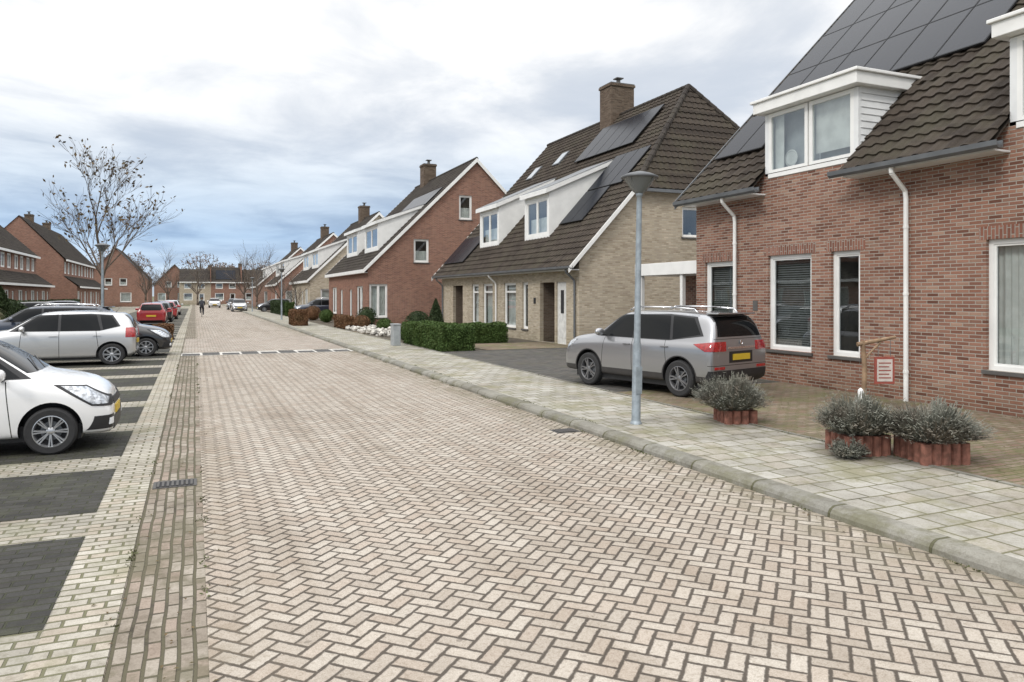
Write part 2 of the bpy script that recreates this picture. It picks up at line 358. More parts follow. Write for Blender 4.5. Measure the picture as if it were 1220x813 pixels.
def drain(name,x,y,w,l):
    e=empty(name,(x,y,RZ)); mb=MB(); mb.box(-w/2,w/2,-l/2,l/2,-.02,.004,0)
    mb.box(-w/2+.03,w/2-.03,-l/2+.03,l/2-.03,.0045,.0065,1)
    n=8
    for i in range(n):
        xx=-w/2+.05+(w-.1)*i/(n-1); mb.box(xx-.012,xx+.012,-l/2+.03,l/2-.03,.008,.014,0)
    mb.build('grate',[simple('cast_iron',(.10,.095,.09),.6,metal=.5),M_dark],e)
drain('drain_grate',-.19,8.6,.42,.30); drain('drain_grate',5.0,9.7,.38,.30)
# ------------------------------------------------------------------ house tools
def mapper(axis,c,s):
    if axis=='x': return lambda u,z,dp: (c-s*dp,u,z)
    return lambda u,z,dp: (u,c-s*dp,z)
def pbox(mb,P,u0,u1,z0,z1,d0,d1,mi=0):
    a=P(u0,z0,d0); b=P(u1,z1,d1); mb.box(min(a[0],b[0]),max(a[0],b[0]),min(a[1],b[1]),max(a[1],b[1]),z0,z1,mi)
def facade(par,name,axis,c,s,u0,u1,z0,z1,ops,mat,clips=(),depth=.16):
    P=mapper(axis,c,s); us=sorted({u0,u1,*[o[0] for o in ops],*[o[1] for o in ops]}); zs=sorted({z0,z1,*[o[2] for o in ops],*[o[3] for o in ops]})
    mb=MB()
    for a,b in zip(us[:-1],us[1:]):
        for p,q in zip(zs[:-1],zs[1:]):
            if any(a>=o[0]-1e-6 and b<=o[1]+1e-6 and p>=o[2]-1e-6 and q<=o[3]+1e-6 for o in ops): continue
            mb.face([P(a,p,0),P(b,p,0),P(b,q,0),P(a,q,0)])
    for o in ops:
        a,b,p,q=o[:4]
        for (x0,y0,x1,y1) in ((a,p,b,p),(b,p,b,q),(b,q,a,q),(a,q,a,p)): mb.face([P(x0,y0,0),P(x1,y1,0),P(x1,y1,depth),P(x0,y0,depth)])
    ob=mb.build(name,mat,par)
    if clips:
        bm=bmesh.new(); bm.from_mesh(ob.data)
        for co,no in clips: bmesh.ops.bisect_plane(bm,geom=bm.verts[:]+bm.edges[:]+bm.faces[:],plane_co=co,plane_no=no,clear_outer=True)
        bm.to_mesh(ob.data); bm.free()
    return ob
def window(par,axis,c,s,u0,u1,z0,z1,div=(),style='dark',fw=.07,d=.07,transom=None,frame=None,sill=True,row=False,rowmat=None):
    P=mapper(axis,c,s); mb=MB()
    pbox(mb,P,u0,u1,z0,z0+fw,d,d+.07); pbox(mb,P,u0,u1,z1-fw,z1,d,d+.07)
    pbox(mb,P,u0,u0+fw,z0+fw,z1-fw,d,d+.07); pbox(mb,P,u1-fw,u1,z0+fw,z1-fw,d,d+.07)
    cuts=[u0+fw]+[u0+(u1-u0)*t for t in div]+[u1-fw]
    for t in div: pbox(mb,P,u0+(u1-u0)*t-.045,u0+(u1-u0)*t+.045,z0+fw,z1-fw,d-.002,d+.068)
    if transom: zt=z0+(z1-z0)*transom; pbox(mb,P,u0+fw,u1-fw,zt-.04,zt+.04,d+.002,d+.066)
    for a,b in zip(cuts[:-1],cuts[1:]):
        a+=.0 if a==cuts[0] else .045; b-=.0 if b==cuts[-1] else .045
        q=.035; pbox(mb,P,a,b,z0+fw,z0+fw+q,d+.02,d+.06); pbox(mb,P,a,b,z1-fw-q,z1-fw,d+.02,d+.06); pbox(mb,P,a,a+q,z0+fw+q,z1-fw-q,d+.02,d+.06); pbox(mb,P,b-q,b,z0+fw+q,z1-fw-q,d+.02,d+.06)
    mb.build('window_frame',frame or M_white,par)
    gb=MB(); gb.face([P(u0+.02,z0+.02,d+.045),P(u1-.02,z0+.02,d+.045),P(u1-.02,z1-.02,d+.045),P(u0+.02,z1-.02,d+.045)]); gb.build('window_glass',M_glass,par)
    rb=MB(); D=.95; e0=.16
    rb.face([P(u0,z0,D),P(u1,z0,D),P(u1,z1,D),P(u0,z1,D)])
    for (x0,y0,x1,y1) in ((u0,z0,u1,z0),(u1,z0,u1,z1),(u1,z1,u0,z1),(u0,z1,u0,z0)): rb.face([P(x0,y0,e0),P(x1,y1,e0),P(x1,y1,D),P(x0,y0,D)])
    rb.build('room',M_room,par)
    ib=MB(); W=u1-u0; Hh=z1-z0
    def cloth(a,b,za,zb,dd=.24,n=None):
        n=n or max(6,int((b-a)/.035))
        for i in range(n):
            x0=a+(b-a)*i/n; x1=a+(b-a)*(i+1)/n; o0=.018*math.sin(i*1.9); o1=.018*math.sin((i+1)*1.9)
            ib.face([P(x0,za,dd+o0),P(x1,za,dd+o1),P(x1,zb,dd+o1),P(x0,zb,dd+o0)],0)
    if style=='blind':
        zz=z0+.1
        while zz<z1-.08: ib.face([P(u0+.08,zz,.20),P(u1-.08,zz,.20),P(u1-.08,zz+.035,.225),P(u0+.08,zz+.035,.225)],1); zz+=.05
    if style=='curtL': cloth(u1-W*.28,u1-.06,z0+.05,z1-.05)
    if style=='curtB': cloth(u0+.06,u0+W*.22,z0+.05,z1-.05); cloth(u1-W*.22,u1-.06,z0+.05,z1-.05)
    if style=='net': cloth(u0+.06,u1-.06,z0+.04,z1-.06)
    if style=='half': cloth(u0+.06,u1-.06,z0+.04,z0+Hh*.5)
    if style in('dark','blind'):
        for k in range(2):
            uu=u0+W*random.uniform(.25,.75); r=random.uniform(.05,.09); a=P(uu,0,.33); ib.lathe([(r*.6,z0),(r,z0+.12),(r*.5,z0+.2),(r*.55,z0+.22)],12,0,Matrix.Translation((a[0],a[1],0)))
    if ib.f: ib.build('curtain',[M_curt,M_blind],par)
    if sill:
        sb=MB(); pbox(sb,P,u0-.05,u1+.05,z0-.06,z0-.003,-.05,.068); sb.build('sill',M_conc,par)
    if row:
        sb=MB(); pbox(sb,P,u0-.12,u1+.12,z1+.002,z1+.215,-.003,.05); sb.build('lintel_course',rowmat or M_brickrow,par)
def tiles(par,org,u,v,ul,vl,mat,clips=(),tw=.30,th=.33,seg=6,name='roof_tiles',slab=True):
    org=Vector(org); u=Vector(u).normalized(); v=Vector(v).normalized(); n=u.cross(v)
    if n.z<0: n=-n
    mb=MB(); nt=max(1,round(ul/tw)); tw=ul/nt; nr=max(1,round(vl/th)); th=vl/nr
    prof=[0.0,.026,.036,.026,0.0,-.006] if seg==6 else [0,.03,0]
    N_=nt*len(prof)
    for r in range(nr):
        rows=[(r*th,-.01),(r*th,.040+random.uniform(-.004,.004)),((r+1)*th+.01,.002)]
        b=len(mb.v); tj=[random.uniform(-.006,.006) for _ in range(nt+1)]
        for (vv,hh) in rows:
            for i in range(N_+1):
                h=prof[i%len(prof)]; uu=tw*i/len(prof); mb.v.append(tuple(org+u*uu+v*(vv-(tj[i//len(prof)] if hh!=.002 else 0))+n*(h+hh)))
        for k2 in range(2):
            for i in range(N_):
                a=b+k2*(N_+1)+i; mb.f.append((a,a+1,a+N_+2,a+N_+1)); mb.mi.append(0)
    if slab:
        o2=org-n*.06; mb.face([o2,o2+u*ul,o2+u*ul+v*vl,o2+v*vl])
    ob=mb.build(name,mat,par)
    if clips:
        bm=bmesh.new(); bm.from_mesh(ob.data)
        for co,no in clips: bmesh.ops.bisect_plane(bm,geom=bm.verts[:]+bm.edges[:]+bm.faces[:],plane_co=co,plane_no=no,clear_outer=True)
        bm.to_mesh(ob.data); bm.free()
    return ob
def panels(par,ex,ez,slope,y0,y1,xa,n,rows=1,w=None,len_=1.7,name='solar_panel',lift=.12):
    """solar panels on a -X facing slope: plane Z=ez+(X-ex)*slope; xa = lower X"""
    v=Vector((1,0,slope)).normalized(); u=Vector((0,1,0)); nn=Vector((-slope,0,1)).normalized(); mb=MB(); W=(y1-y0)/n
    for r in range(rows):
        for i in range(n):
            o=Vector((xa,y0+i*W,ez+(xa-ex)*slope))+v*(r*(len_+.02))+nn*lift
            a=o+u*.01; b=o+u*(W-.01); c=b+v*len_; d=a+v*len_
            mb.face([a,b,c,d],1); mb.face([a-nn*.035,d-nn*.035,c-nn*.035,b-nn*.035],1)
            for p,q in ((a,b),(b,c),(c,d),(d,a)): mb.face([p,q,q-nn*.035,p-nn*.035],1)
            i0=.022; mb.face([a+u*i0+v*i0+nn*.003,b-u*i0+v*i0+nn*.003,c-u*i0-v*i0+nn*.003,d+u*i0-v*i0+nn*.003],0)
    return mb.build(name,[M_pv,M_pvf],par)
def gutter(par,x,y0,y1,z,mat=None):
    mb=MB(); pts=[(x+.12,z),(x+.12,z-.10),(x+.02,z-.12),(x-.03,z-.08),(x-.04,z),(x-.03,z),(x-.01,z-.07),(x+.10,z-.07),(x+.10,z)]
    mb.prism(pts,'y',y0,y1); return mb.build('gutter_trough',mat or M_grey,par)
def downpipe(par,x,y,ztop,xg,mat):
    mb=MB(); mb.path([(xg+.05,y,ztop),(xg+.07,y,ztop-.12),(x-.09,y,ztop-.42),(x-.07,y,ztop-.55),(x-.07,y,.0)],.042,12)
    for z in (.5,1.9,3.1): mb.tube((x-.07,y,z),(x-.07,y,z+.05),.05,.05,12)
    return mb.build('downpipe',mat,par,smooth=False)
# ------------------------------------------------------------------ RIGHT brick house
H=empty('brick_house')
ex,ez,sl=11.3,4.25,.99; X=11.8
def rz_(x): return ez+(x-ex)*sl
v45=(1,0,sl)
D1=(10.57,13.1); D2=(5.1,7.65)
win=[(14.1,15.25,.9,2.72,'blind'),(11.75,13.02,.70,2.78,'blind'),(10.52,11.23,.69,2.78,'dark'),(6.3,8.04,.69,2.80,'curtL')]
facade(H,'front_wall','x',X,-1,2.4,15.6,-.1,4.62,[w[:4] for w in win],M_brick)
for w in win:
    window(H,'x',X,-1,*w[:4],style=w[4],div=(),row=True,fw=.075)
rc=[(Vector((ex,0,ez-.08)),Vector((-sl,0,1))),(Vector((24.7,0,ez-.08)),Vector((sl,0,1)))]
facade(H,'gable_wall','y',15.6,1,X,24.2,-.1,11,[],M_brick,clips=rc)
facade(H,'gable_wall_near','y',2.4,-1,X,24.2,-.1,11,[],M_brick,clips=rc)
L=math.hypot(1,sl)
xd=13.1
for a,b in ((13.1,15.8),(7.65,10.57),(2.2,5.1)): tiles(H,(ex,a,ez),(0,1,0),v45,b-a,(xd-ex)*L,M_tile)
tiles(H,(xd,2.2,rz_(xd)),(0,1,0),v45,13.6,(18.0-xd)*L,M_tile)
mb=MB(); mb.face([(18,2.2,rz_(18)),(18,15.8,rz_(18)),(24.7,15.8,ez),(24.7,2.2,ez)]); mb.build('rear_roof',M_tile,H)
mb=MB()
for y in (15.8,2.2): mb.prism([(ex-.02,ez-.16),(ex-.02,ez+.05),(18,rz_(18)+.06),(18,rz_(18)-.16)],'y',y-.015,y+.015)
mb.build('verge_board',M_grey,H)
for a,b in ((12.85,15.85),(7.5,10.8),(2.2,5.2)): gutter(H,ex-.02,a,b,ez+.03)
mb=MB()
for a,b in ((13.1,15.6),(7.65,10.57),(2.4,5.1)): mb.box(ex+.11,X+.0,a,b,ez-.10,ez-.07)
mb.build('soffit',M_whited,H)
downpipe(H,X,14.05,ez-.06,ex,M_white); downpipe(H,X,9.46,ez-.06,ex,M_white)
def flat_dormer(par,y0,y1,z0,z1,x,xb,styles=('roll','dark'),mat=M_white):
    mb=MB(); zz=z0-.35
    while zz<z1-.30:
        for ys in (y0,y1):
            o=-1 if ys==y0 else 1
            mb.prism([(ys,zz),(ys+o*.018,zz),(ys+o*.003,zz+.13),(ys,zz+.13)],'x',x+.07,xb)
        zz+=.135
    mb.box(x+.33,xb,y0+.002,y1-.002,z0-.05,z1-.1,0)
    for ys in (y0+.002,y1-.042): mb.box(x+.06,x+.33,ys,ys+.04,z0-.05,z1-.1)
    mb.box(x,x+.08,y0-.01,y0+.10,z0,z1-.28); mb.box(x,x+.08,y1-.10,y1+.01,z0,z1-.28)
    mb.build('dormer_cheeks',M_whited,par)
    m=(y0+y1)/2
    fb=MB(); fb.box(x-.02,x+.33,y0+.1,y1-.1,z0-.05,z0+.04); fb.build('dormer_sill',mat,par)
    for k,(a,b) in enumerate(((y0+.10,m-.02),(m+.02,y1-.10))):
        P=mapper('x',x,-1); f=MB(); fw=.085
        z0w,z1w=z0+.04,z1-.28
        pbox(f,P,a,b,z0w,z0w+fw,0,.06); pbox(f,P,a,b,z1w-fw,z1w,0,.06); pbox(f,P,a,a+fw,z0w+fw,z1w-fw,0,.06); pbox(f,P,b-fw,b,z0w+fw,z1w-fw,0,.06)
        f.build('dormer_window_frame',M_white,par)
        bk=MB(); bk.face([P(a,z0w,.325),P(b,z0w,.325),P(b,z1w,.325),P(a,z1w,.325)])
        if styles[k]=='roll':
            bk.face([P(a+.06,z0w+.25,.14),P(b-.06,z0w+.25,.14),P(b-.06,z1w-.03,.14),P(a+.06,z1w-.03,.14)],1)
        else:
            c_=P((a+b)/2+.1,z0w+.30,.2); bk.lathe([(.16,-.01),(.19,0),(.16,.01)],24,2,Matrix.Translation(c_)@Matrix.Rotation(math.radians(90),4,'Y')); bk.lathe([(.001,0),(.15,0)],24,1,Matrix.Translation(c_)@Matrix.Rotation(math.radians(90),4,'Y'))
            bk.face([P(b-.32,z0w+.02,.15),P(b-.05,z0w+.02,.15),P(b-.05,z1w-.02,.15),P(b-.32,z1w-.02,.15)],2)
        bk.build('dormer_room',[M_curtg,M_curt,M_curt],par)
        gb=MB(); gb.face([P(a+fw,z0w+fw,.03),P(b-fw,z0w+fw,.03),P(b-fw,z1w-fw,.03),P(a+fw,z1w-fw,.03)]); gb.build('window_glass',M_glass,par)
    rb=MB(); rb.box(x-.22,xb+.25,y0-.16,y1+.16,z1-.26,z1-.03); rb.box(x-.27,xb+.3,y0-.21,y1+.21,z1-.028,z1+.035); rb.build('dormer_fascia',mat,par,bevel=.012)
flat_dormer(H,D1[0],D1[1],4.56,6.22,X,xd+.3)
flat_dormer(H,D2[0],D2[1],4.56,6.22,X,xd+.3)
panels(H,ex,ez,sl,9.25,15.5,13.62,6,rows=3)
panels(H,ex,ez,sl,13.75,15.5,12.36,2,rows=1)
mb=MB(); P=mapper('x',X,-1); pbox(mb,P,13.35,13.50,1.55,1.78,-.012,-.001); mb.build('house_number',M_conc,H)
# ------------------------------------------------------------------ garage with canopy between the houses
G=empty('garage')
facade(G,'side_wall','x',14.2,-1,15.65,19.6,-.1,2.75,[(16.2,17.2,.3,2.3),(17.7,18.7,0.0,2.3)],M_brick)
window(G,'x',14.2,-1,16.2,17.2,.3,2.3,style='dark'); window(G,'x',14.2,-1,17.7,18.7,0.02,2.3,style='dark',sill=False)
facade(G,'end_wall','y',19.6,1,14.2,20,-.1,2.75,[],M_brick)
mb=MB(); mb.box(12.7,20,15.64,19.9,2.5,2.86); mb.box(12.75,12.87,19.6,19.72,0,2.5); mb.box(12.75,12.87,17.5,17.62,0,2.5); mb.build('canopy_roof',M_white,G,bevel=.01)
# ------------------------------------------------------------------ BEIGE house
B=empty('beige_brick_house'); bex,bez,bsl=12.6,2.95,1.10; BX=13.1; by0,by1=24.3,40.9; RX=20.0; RZt=bez+(RX-bex)*bsl
ops=[(26.35,27.7,0.0,2.42,'porch'),(28.9,29.5,.45,2.46,'net'),(30.2,31.6,.45,2.46,'net'),(33.0,34.3,.45,2.46,'net'),(34.9,35.9,.45,2.46,'net'),(37.3,38.9,0,2.42,'porch')]
facade(B,'front_wall','x',BX,-1,by0,by1,-.1,3.1,[o[:4] for o in ops]+[(25.35,26.2,0,2.42)],M_beige)
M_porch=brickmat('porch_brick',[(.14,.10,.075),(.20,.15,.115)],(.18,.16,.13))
for o in ops:
    if o[4]=='porch':
        mb=MB(); a,b=o[0],o[1]; mb.face([(BX+1.2,a,0),(BX+1.2,b,0),(BX+1.2,b,2.42),(BX+1.2,a,2.42)]); mb.face([(BX+.16,a,2.42),(BX+.16,b,2.42),(BX+1.2,b,2.42),(BX+1.2,a,2.42)])
        for yy in (a,b): mb.face([(BX+.16,yy,0),(BX+1.2,yy,0),(BX+1.2,yy,2.42),(BX+.16,yy,2.42)])
        mb.build('porch_recess',M_porch,B)
        mb=MB(); mb.box(BX+1.1,BX+1.18,a+.25,b-.1,0.02,2.2); mb.build('front_door',M_doord,B)
    else: window(B,'x',BX,-1,*o[:4],style=o[4],row=False,transom=.8 if o[1]-o[0]>.9 else None)
mb=MB(); mb.box(BX+.06,BX+.12,25.35,26.2,0,2.42); mb.box(BX+.045,BX+.059,25.65,25.9,1.2,2.1,1); mb.box(BX+.045,BX+.059,25.5,26.05,.25,.9,0); mb.build('side_door',[M_doorw,M_dark],B)
mb=MB(); mb.box(BX-.02,BX-.002,28.1,28.3,1.55,1.8); mb.build('house_number',M_dark,B)
hipz=6.02; hipx=bex+(hipz-bez)/bsl; hy=24.08; apexY=27.0
fc=[(Vector((bex,0,bez-.06)),Vector((-bsl,0,1)))]
facade(B,'gable_wall','y',by0,-1,BX,24.6,-.1,hipz,[(17.7,18.6,4.2,5.4)],M_beige,clips=fc)
window(B,'y',by0,-1,17.7,18.6,4.2,5.4,style='dark')
facade(B,'gable_wall_far','y',by1,1,BX,26.9,-.1,RZt,[],M_beige,clips=fc+[(Vector((2*RX-bex,0,bez-.06)),Vector((bsl,0,1)))])
Lb=math.hypot(1,bsl)
hn=Vector((0,-(RZt-hipz),(apexY-hy))).normalized()
hclip=(Vector((RX,apexY,RZt+.03)),hn)
d1=(28.5,31.0); d2=(34.2,36.8); dx=13.9; dz0=4.42; dz1=6.34; xs=17.0
for a,b in ((24.1,28.5),(31.0,34.2),(36.8,41.1)): tiles(B,(bex,a,bez),(0,1,0),(1,0,bsl),b-a,(xs-bex)*Lb,M_tile,clips=[hclip])
for a,b in (d1,d2): tiles(B,(bex,a,bez),(0,1,0),(1,0,bsl),b-a,(dx-bex)*Lb,M_tile)
tiles(B,(xs,24.1,bez+(xs-bex)*bsl),(0,1,0),(1,0,bsl),17.0,(RX-xs)*Lb,M_tile,clips=[hclip])
hv=Vector((0,apexY-hy,RZt-hipz)); d_=(RX-hipx)
cl=[(Vector((bex,0,bez+.03)),Vector((-bsl,0,1))),(Vector((2*RX-bex,0,bez+.03)),Vector((bsl,0,1)))]
tiles(B,(hipx,hy,hipz),(1,0,0),hv,2*d_,hv.length,M_tile,clips=cl)
mb=MB(); mb.face([(RX,apexY,RZt),(RX,41.1,RZt),(27.4,41.1,bez),(27.4,hy,bez),(2*RX-hipx,hy,hipz)]); mb.build('rear_roof',M_tile,B)
def caps(mb,a,b,r=.11):
    a=Vector(a); b=Vector(b); n=max(1,int((b-a).length/.38))
    for i in range(n): mb.tube(a+(b-a)*i/n,a+(b-a)*(i+1)/n+ (b-a).normalized()*.03,r*1.08,r*.95,8)
mb=MB(); caps(mb,(RX,apexY,RZt+.02),(RX,41.1,RZt+.02)); caps(mb,(hipx,hy,hipz+.03),(RX,apexY,RZt+.03)); caps(mb,(2*RX-hipx,hy,hipz+.03),(RX,apexY,RZt+.03)); mb.build('ridge_tiles',M_tile2,B)
mb=MB(); mb.prism([(bex-.05,bez-.22),(bex-.05,bez-.02),(hipx,hipz-.02),(hipx+.02,hipz-.2)],'y',hy-.03,hy+.03); mb.prism([(bex-.05,bez-.22),(bex-.05,bez-.02),(RX,RZt),(RX,RZt-.2)],'y',41.08,41.14)
mb.build('verge_board',M_white,B)
mb=MB(); mb.box(hipx,2*RX-hipx,hy-.08,hy+.06,hipz-.14,hipz-.02); mb.build('hip_gutter',M_grey,B)
gutter(B,bex-.02,24.05,41.1,bez+.03); mb=MB(); mb.box(bex+.11,BX,24.3,40.9,bez-.12,bez-.08); mb.build('soffit',M_whited,B)
downpipe(B,BX,24.55,bez-.06,bex,M_grey); downpipe(B,BX,40.6,bez-.06,bex,M_grey); downpipe(B,BX,32.4,bez-.06,bex,M_white)
def shed_dormer(par,y0,y1,x,z0,z1,xe,ze,style='dark'):
    mb=MB()
    for ys in (y0,y1): mb.prism([(x,z0-.3),(x,z1),(xe,ze),(xe-.05,ze-.15)],'y',ys-.03,ys+.03)
    mb.build('dormer_cheeks',M_white,par)
    mb=MB(); mb.prism([(x-.2,z1-.10),(x-.2,z1+.10),(xe+.1,ze+.12),(xe+.1,ze-.05)],'y',y0-.15,y1+.15); mb.build('dormer_fascia',M_white,par)
    mb=MB(); mb.prism([(x-.15,z1+.125),(x-.15,z1+.14),(xe+.1,ze+.16),(xe+.1,ze+.145)],'y',y0-.1,y1+.1); mb.build('dormer_roof',M_grey,par)
    facade(par,'dormer_front','x',x,-1,y0+.03,y1-.03,z0-.3,z1-.05,[(y0+.15,y1-.15,z0+.1,z1-.22)],M_white,depth=.05)
    window(par,'x',x,-1,y0+.15,y1-.15,z0+.1,z1-.22,div=(.5,),style=style,d=.02,sill=False,fw=.09)
for a,b in (d1,d2): shed_dormer(B,a,b,dx,dz0,dz1,xs,7.8,style='half')
panels(B,bex,bez,bsl,25.45,28.2,15.68,3,rows=1,len_=2.15); panels(B,bex,bez,bsl,26.2,28.2,14.32,2,rows=1,len_=1.95)
panels(B,bex,bez,bsl,27.6,33.0,17.6,5,rows=1,len_=2.5,lift=.16); panels(B,bex,bez,bsl,37.4,40.7,13.2,3,rows=1,len_=2.0)
M_skyl=simple('skylight_glass',(.30,.34,.38),.1)
def skylight(par,y,x,ex_,ez_,sl_,w=.8,l=1.0):
    v=Vector((1,0,sl_)).normalized(); u=Vector((0,1,0)); n=Vector((-sl_,0,1)).normalized(); o=Vector((x,y,ez_+(x-ex_)*sl_))
    mb=MB(); M=Matrix((( v.x,u.x,n.x,o.x),(v.y,u.y,n.y,o.y),(v.z,u.z,n.z,o.z),(0,0,0,1)))
    mb.box(0,l,0,w,0,.12,0,M); mb.box(.08,l-.08,.08,w-.08,.121,.126,1,M); mb.build('skylight',[M_grey,M_skyl],par)
skylight(B,38.2,17.6,bex,bez,bsl); skylight(B,35.6,18.0,bex,bez,bsl)
def chimney(par,x,y,w,l,z0,z1,mat=M_brick):
    mb=MB(); mb.box(x-w/2,x+w/2,y-l/2,y+l/2,z0,z1-.18,0); mb.box(x-w/2-.05,x+w/2+.05,y-l/2-.05,y+l/2+.05,z1-.18,z1-.06,0); mb.box(x-w/2-.02,x+w/2+.02,y-l/2-.02,y+l/2+.02,z1-.06,z1,1)
    mb.tube((x,y-.15,z1),(x,y-.15,z1+.28),.12,.10,10,1); mb.box(x-.2,x+.2,y-.35,y+.05,z1+.30,z1+.35,1); mb.tube((x,y+.3,z1),(x,y+.3,z1+.15),.09,.09,10,1)
    mb.build('chimney',[mat,M_conc],par)
M_chim=brickmat('chimney_brick',[(.09,.06,.042),(.15,.105,.075),(.18,.135,.10)],(.15,.13,.105))
chimney(B,RX+.1,33.2,1.35,1.15,RZt-1,RZt+1.65,M_chim)
# ------------------------------------------------------------------ brick gable houses further on
def gable_house(name,y0,y1,xf,xr,ez_,zr,brick,wins,front=(),dorm=(),pv=(),chim=(),tile=M_tile2,seg=6,th=.33,tw=.3,xov=.25):
    E=empty(name); s_=(zr-ez_)/(xr-(xf-xov)); exx=xf-xov; xb=2*xr-xf
    cl=[(Vector((exx,0,ez_-.05)),Vector((-s_,0,1))),(Vector((2*xr-exx,0,ez_-.05)),Vector((s_,0,1)))]
    facade(E,'gable_wall','y',y0,-1,xf,xb,-.1,zr,[w[:4] for w in wins],brick,clips=cl)
    facade(E,'gable_wall_far','y',y1,1,xf,xb,-.1,zr,[],brick,clips=cl)
    for w in wins: window(E,'y',y0,-1,*w[:4],style=w[4],div=w[5] if len(w)>5 else (),fw=.10)
    facade(E,'front_wall','x',xf,-1,y0,y1,-.1,ez_+.1,[f[:4] for f in front],brick)
    for f in front: window(E,'x',xf,-1,*f[:4],style='net',div=(.5,) if f[1]-f[0]>1.5 else ())
    Ls=math.hypot(1,s_); tiles(E,(exx,y0-.12,ez_),(0,1,0),(1,0,s_),y1-y0+.24,(xr-exx)*Ls,tile,seg=seg,th=th,tw=tw)
    mb=MB(); mb.face([(xr,y0-.12,zr),(xr,y1+.12,zr),(2*xr-exx,y1+.12,ez_),(2*xr-exx,y0-.12,ez_)]); mb.build('rear_roof',tile,E)
    mb=MB()
    for y in (y0-.14,y1+.14):
        mb.prism([(exx-.05,ez_-.22),(exx-.05,ez_+.03),(xr,zr+.05),(xr,zr-.22)],'y',y-.03,y+.03)
        mb.prism([(2*xr-exx+.05,ez_-.22),(2*xr-exx+.05,ez_+.03),(xr,zr+.05),(xr,zr-.22)],'y',y-.028,y+.028)
    mb.box(exx-.06,exx+.02,y0-.1,y1+.1,ez_-.2,ez_+.02); mb.box(exx+.02,xf,y0,y1,ez_-.2,ez_-.17); mb.build('verge_board',M_white,E)
    mb=MB(); caps(mb,(xr,y0-.1,zr+.02),(xr,y1+.1,zr+.02)); mb.build('ridge_tiles',tile,E)
    for (a,b,x,za,zb) in dorm:
        xe=min(xr-.3,x+ (zb+.5-za)/ s_ +.9); ze=ez_+(xe-exx)*s_; shed_dormer(E,a,b,x,za,zb,xe,max(zb+.1,ze))
    for p in pv: panels(E,exx,ez_,s_,*p)
    for (y,zt) in chim: chimney(E,xr,y,1.0,1.1,zr-1,zt,M_chim)
    return E
gable_house('brick_house',46,60.5,9.9,17.1,3.5,10.9,M_brick3,[(10.0,11.15,.5,2.6,'net',(.5,)),(12.85,13.85,4.0,5.5,'half'),(15.9,16.8,6.86,8.46,'half')],
  front=[(47.5,49.5,.5,2.5),(51,52,.0,2.3),(54.5,55.5,0,2.3),(57,59,.5,2.5)],dorm=[(47.6,51.6,10.9,4.9,6.6),(54.2,58.2,10.9,4.9,6.6)],pv=[(47,54,14.0,6,1)],chim=[(57,12.3)])
gable_house('brick_house',72,86,10.0,16.6,3.3,10.0,M_beige,[(11,12.2,.6,2.5,'net'),(13.5,14.4,4,5.3,'half')],front=[(73.5,75.5,.5,2.5),(77,78,0,2.3),(82,84,.5,2.5)],dorm=[(73.6,77.6,11,4.7,6.3),(80.2,84.2,11,4.7,6.3)],chim=[(79,11.4)],seg=3)
gable_house('brick_house',98,112,9.6,16.6,3.3,10.0,M_brick3,[(10.6,12,.6,2.5,'net'),(13,14,4,5.3,'half')],front=[(99,101,.5,2.5),(105,106,0,2.3)],dorm=[(99.6,104,10.6,4.7,6.3),(106.2,110.2,10.6,4.7,6.3)],chim=[(105,11.4)],seg=3)
gable_house('brick_house',122,136,9.0,15.5,3.3,9.5,M_brick,[(10,11.5,.6,2.5,'net')],front=[],dorm=[(123,127,10.2,4.5,6.1)],chim=[(130,10.8)],seg=3)
for (y0,y1,x0) in ((62.5,69,12.5),(88,95,11.5),(114,119,11)):
    E=empty('garage'); mb=MB(); mb.box(x0,x0+7,y0,y1,-.1,2.5,0); mb.box(x0-.15,x0+7.1,y0-.1,y1+.1,2.5,2.8,1); mb.box(x0-.03,x0-.004,y0+.5,y0+3,0,2.2,2); mb.build('garage_body',[M_brick3,M_white,M_doord],E)
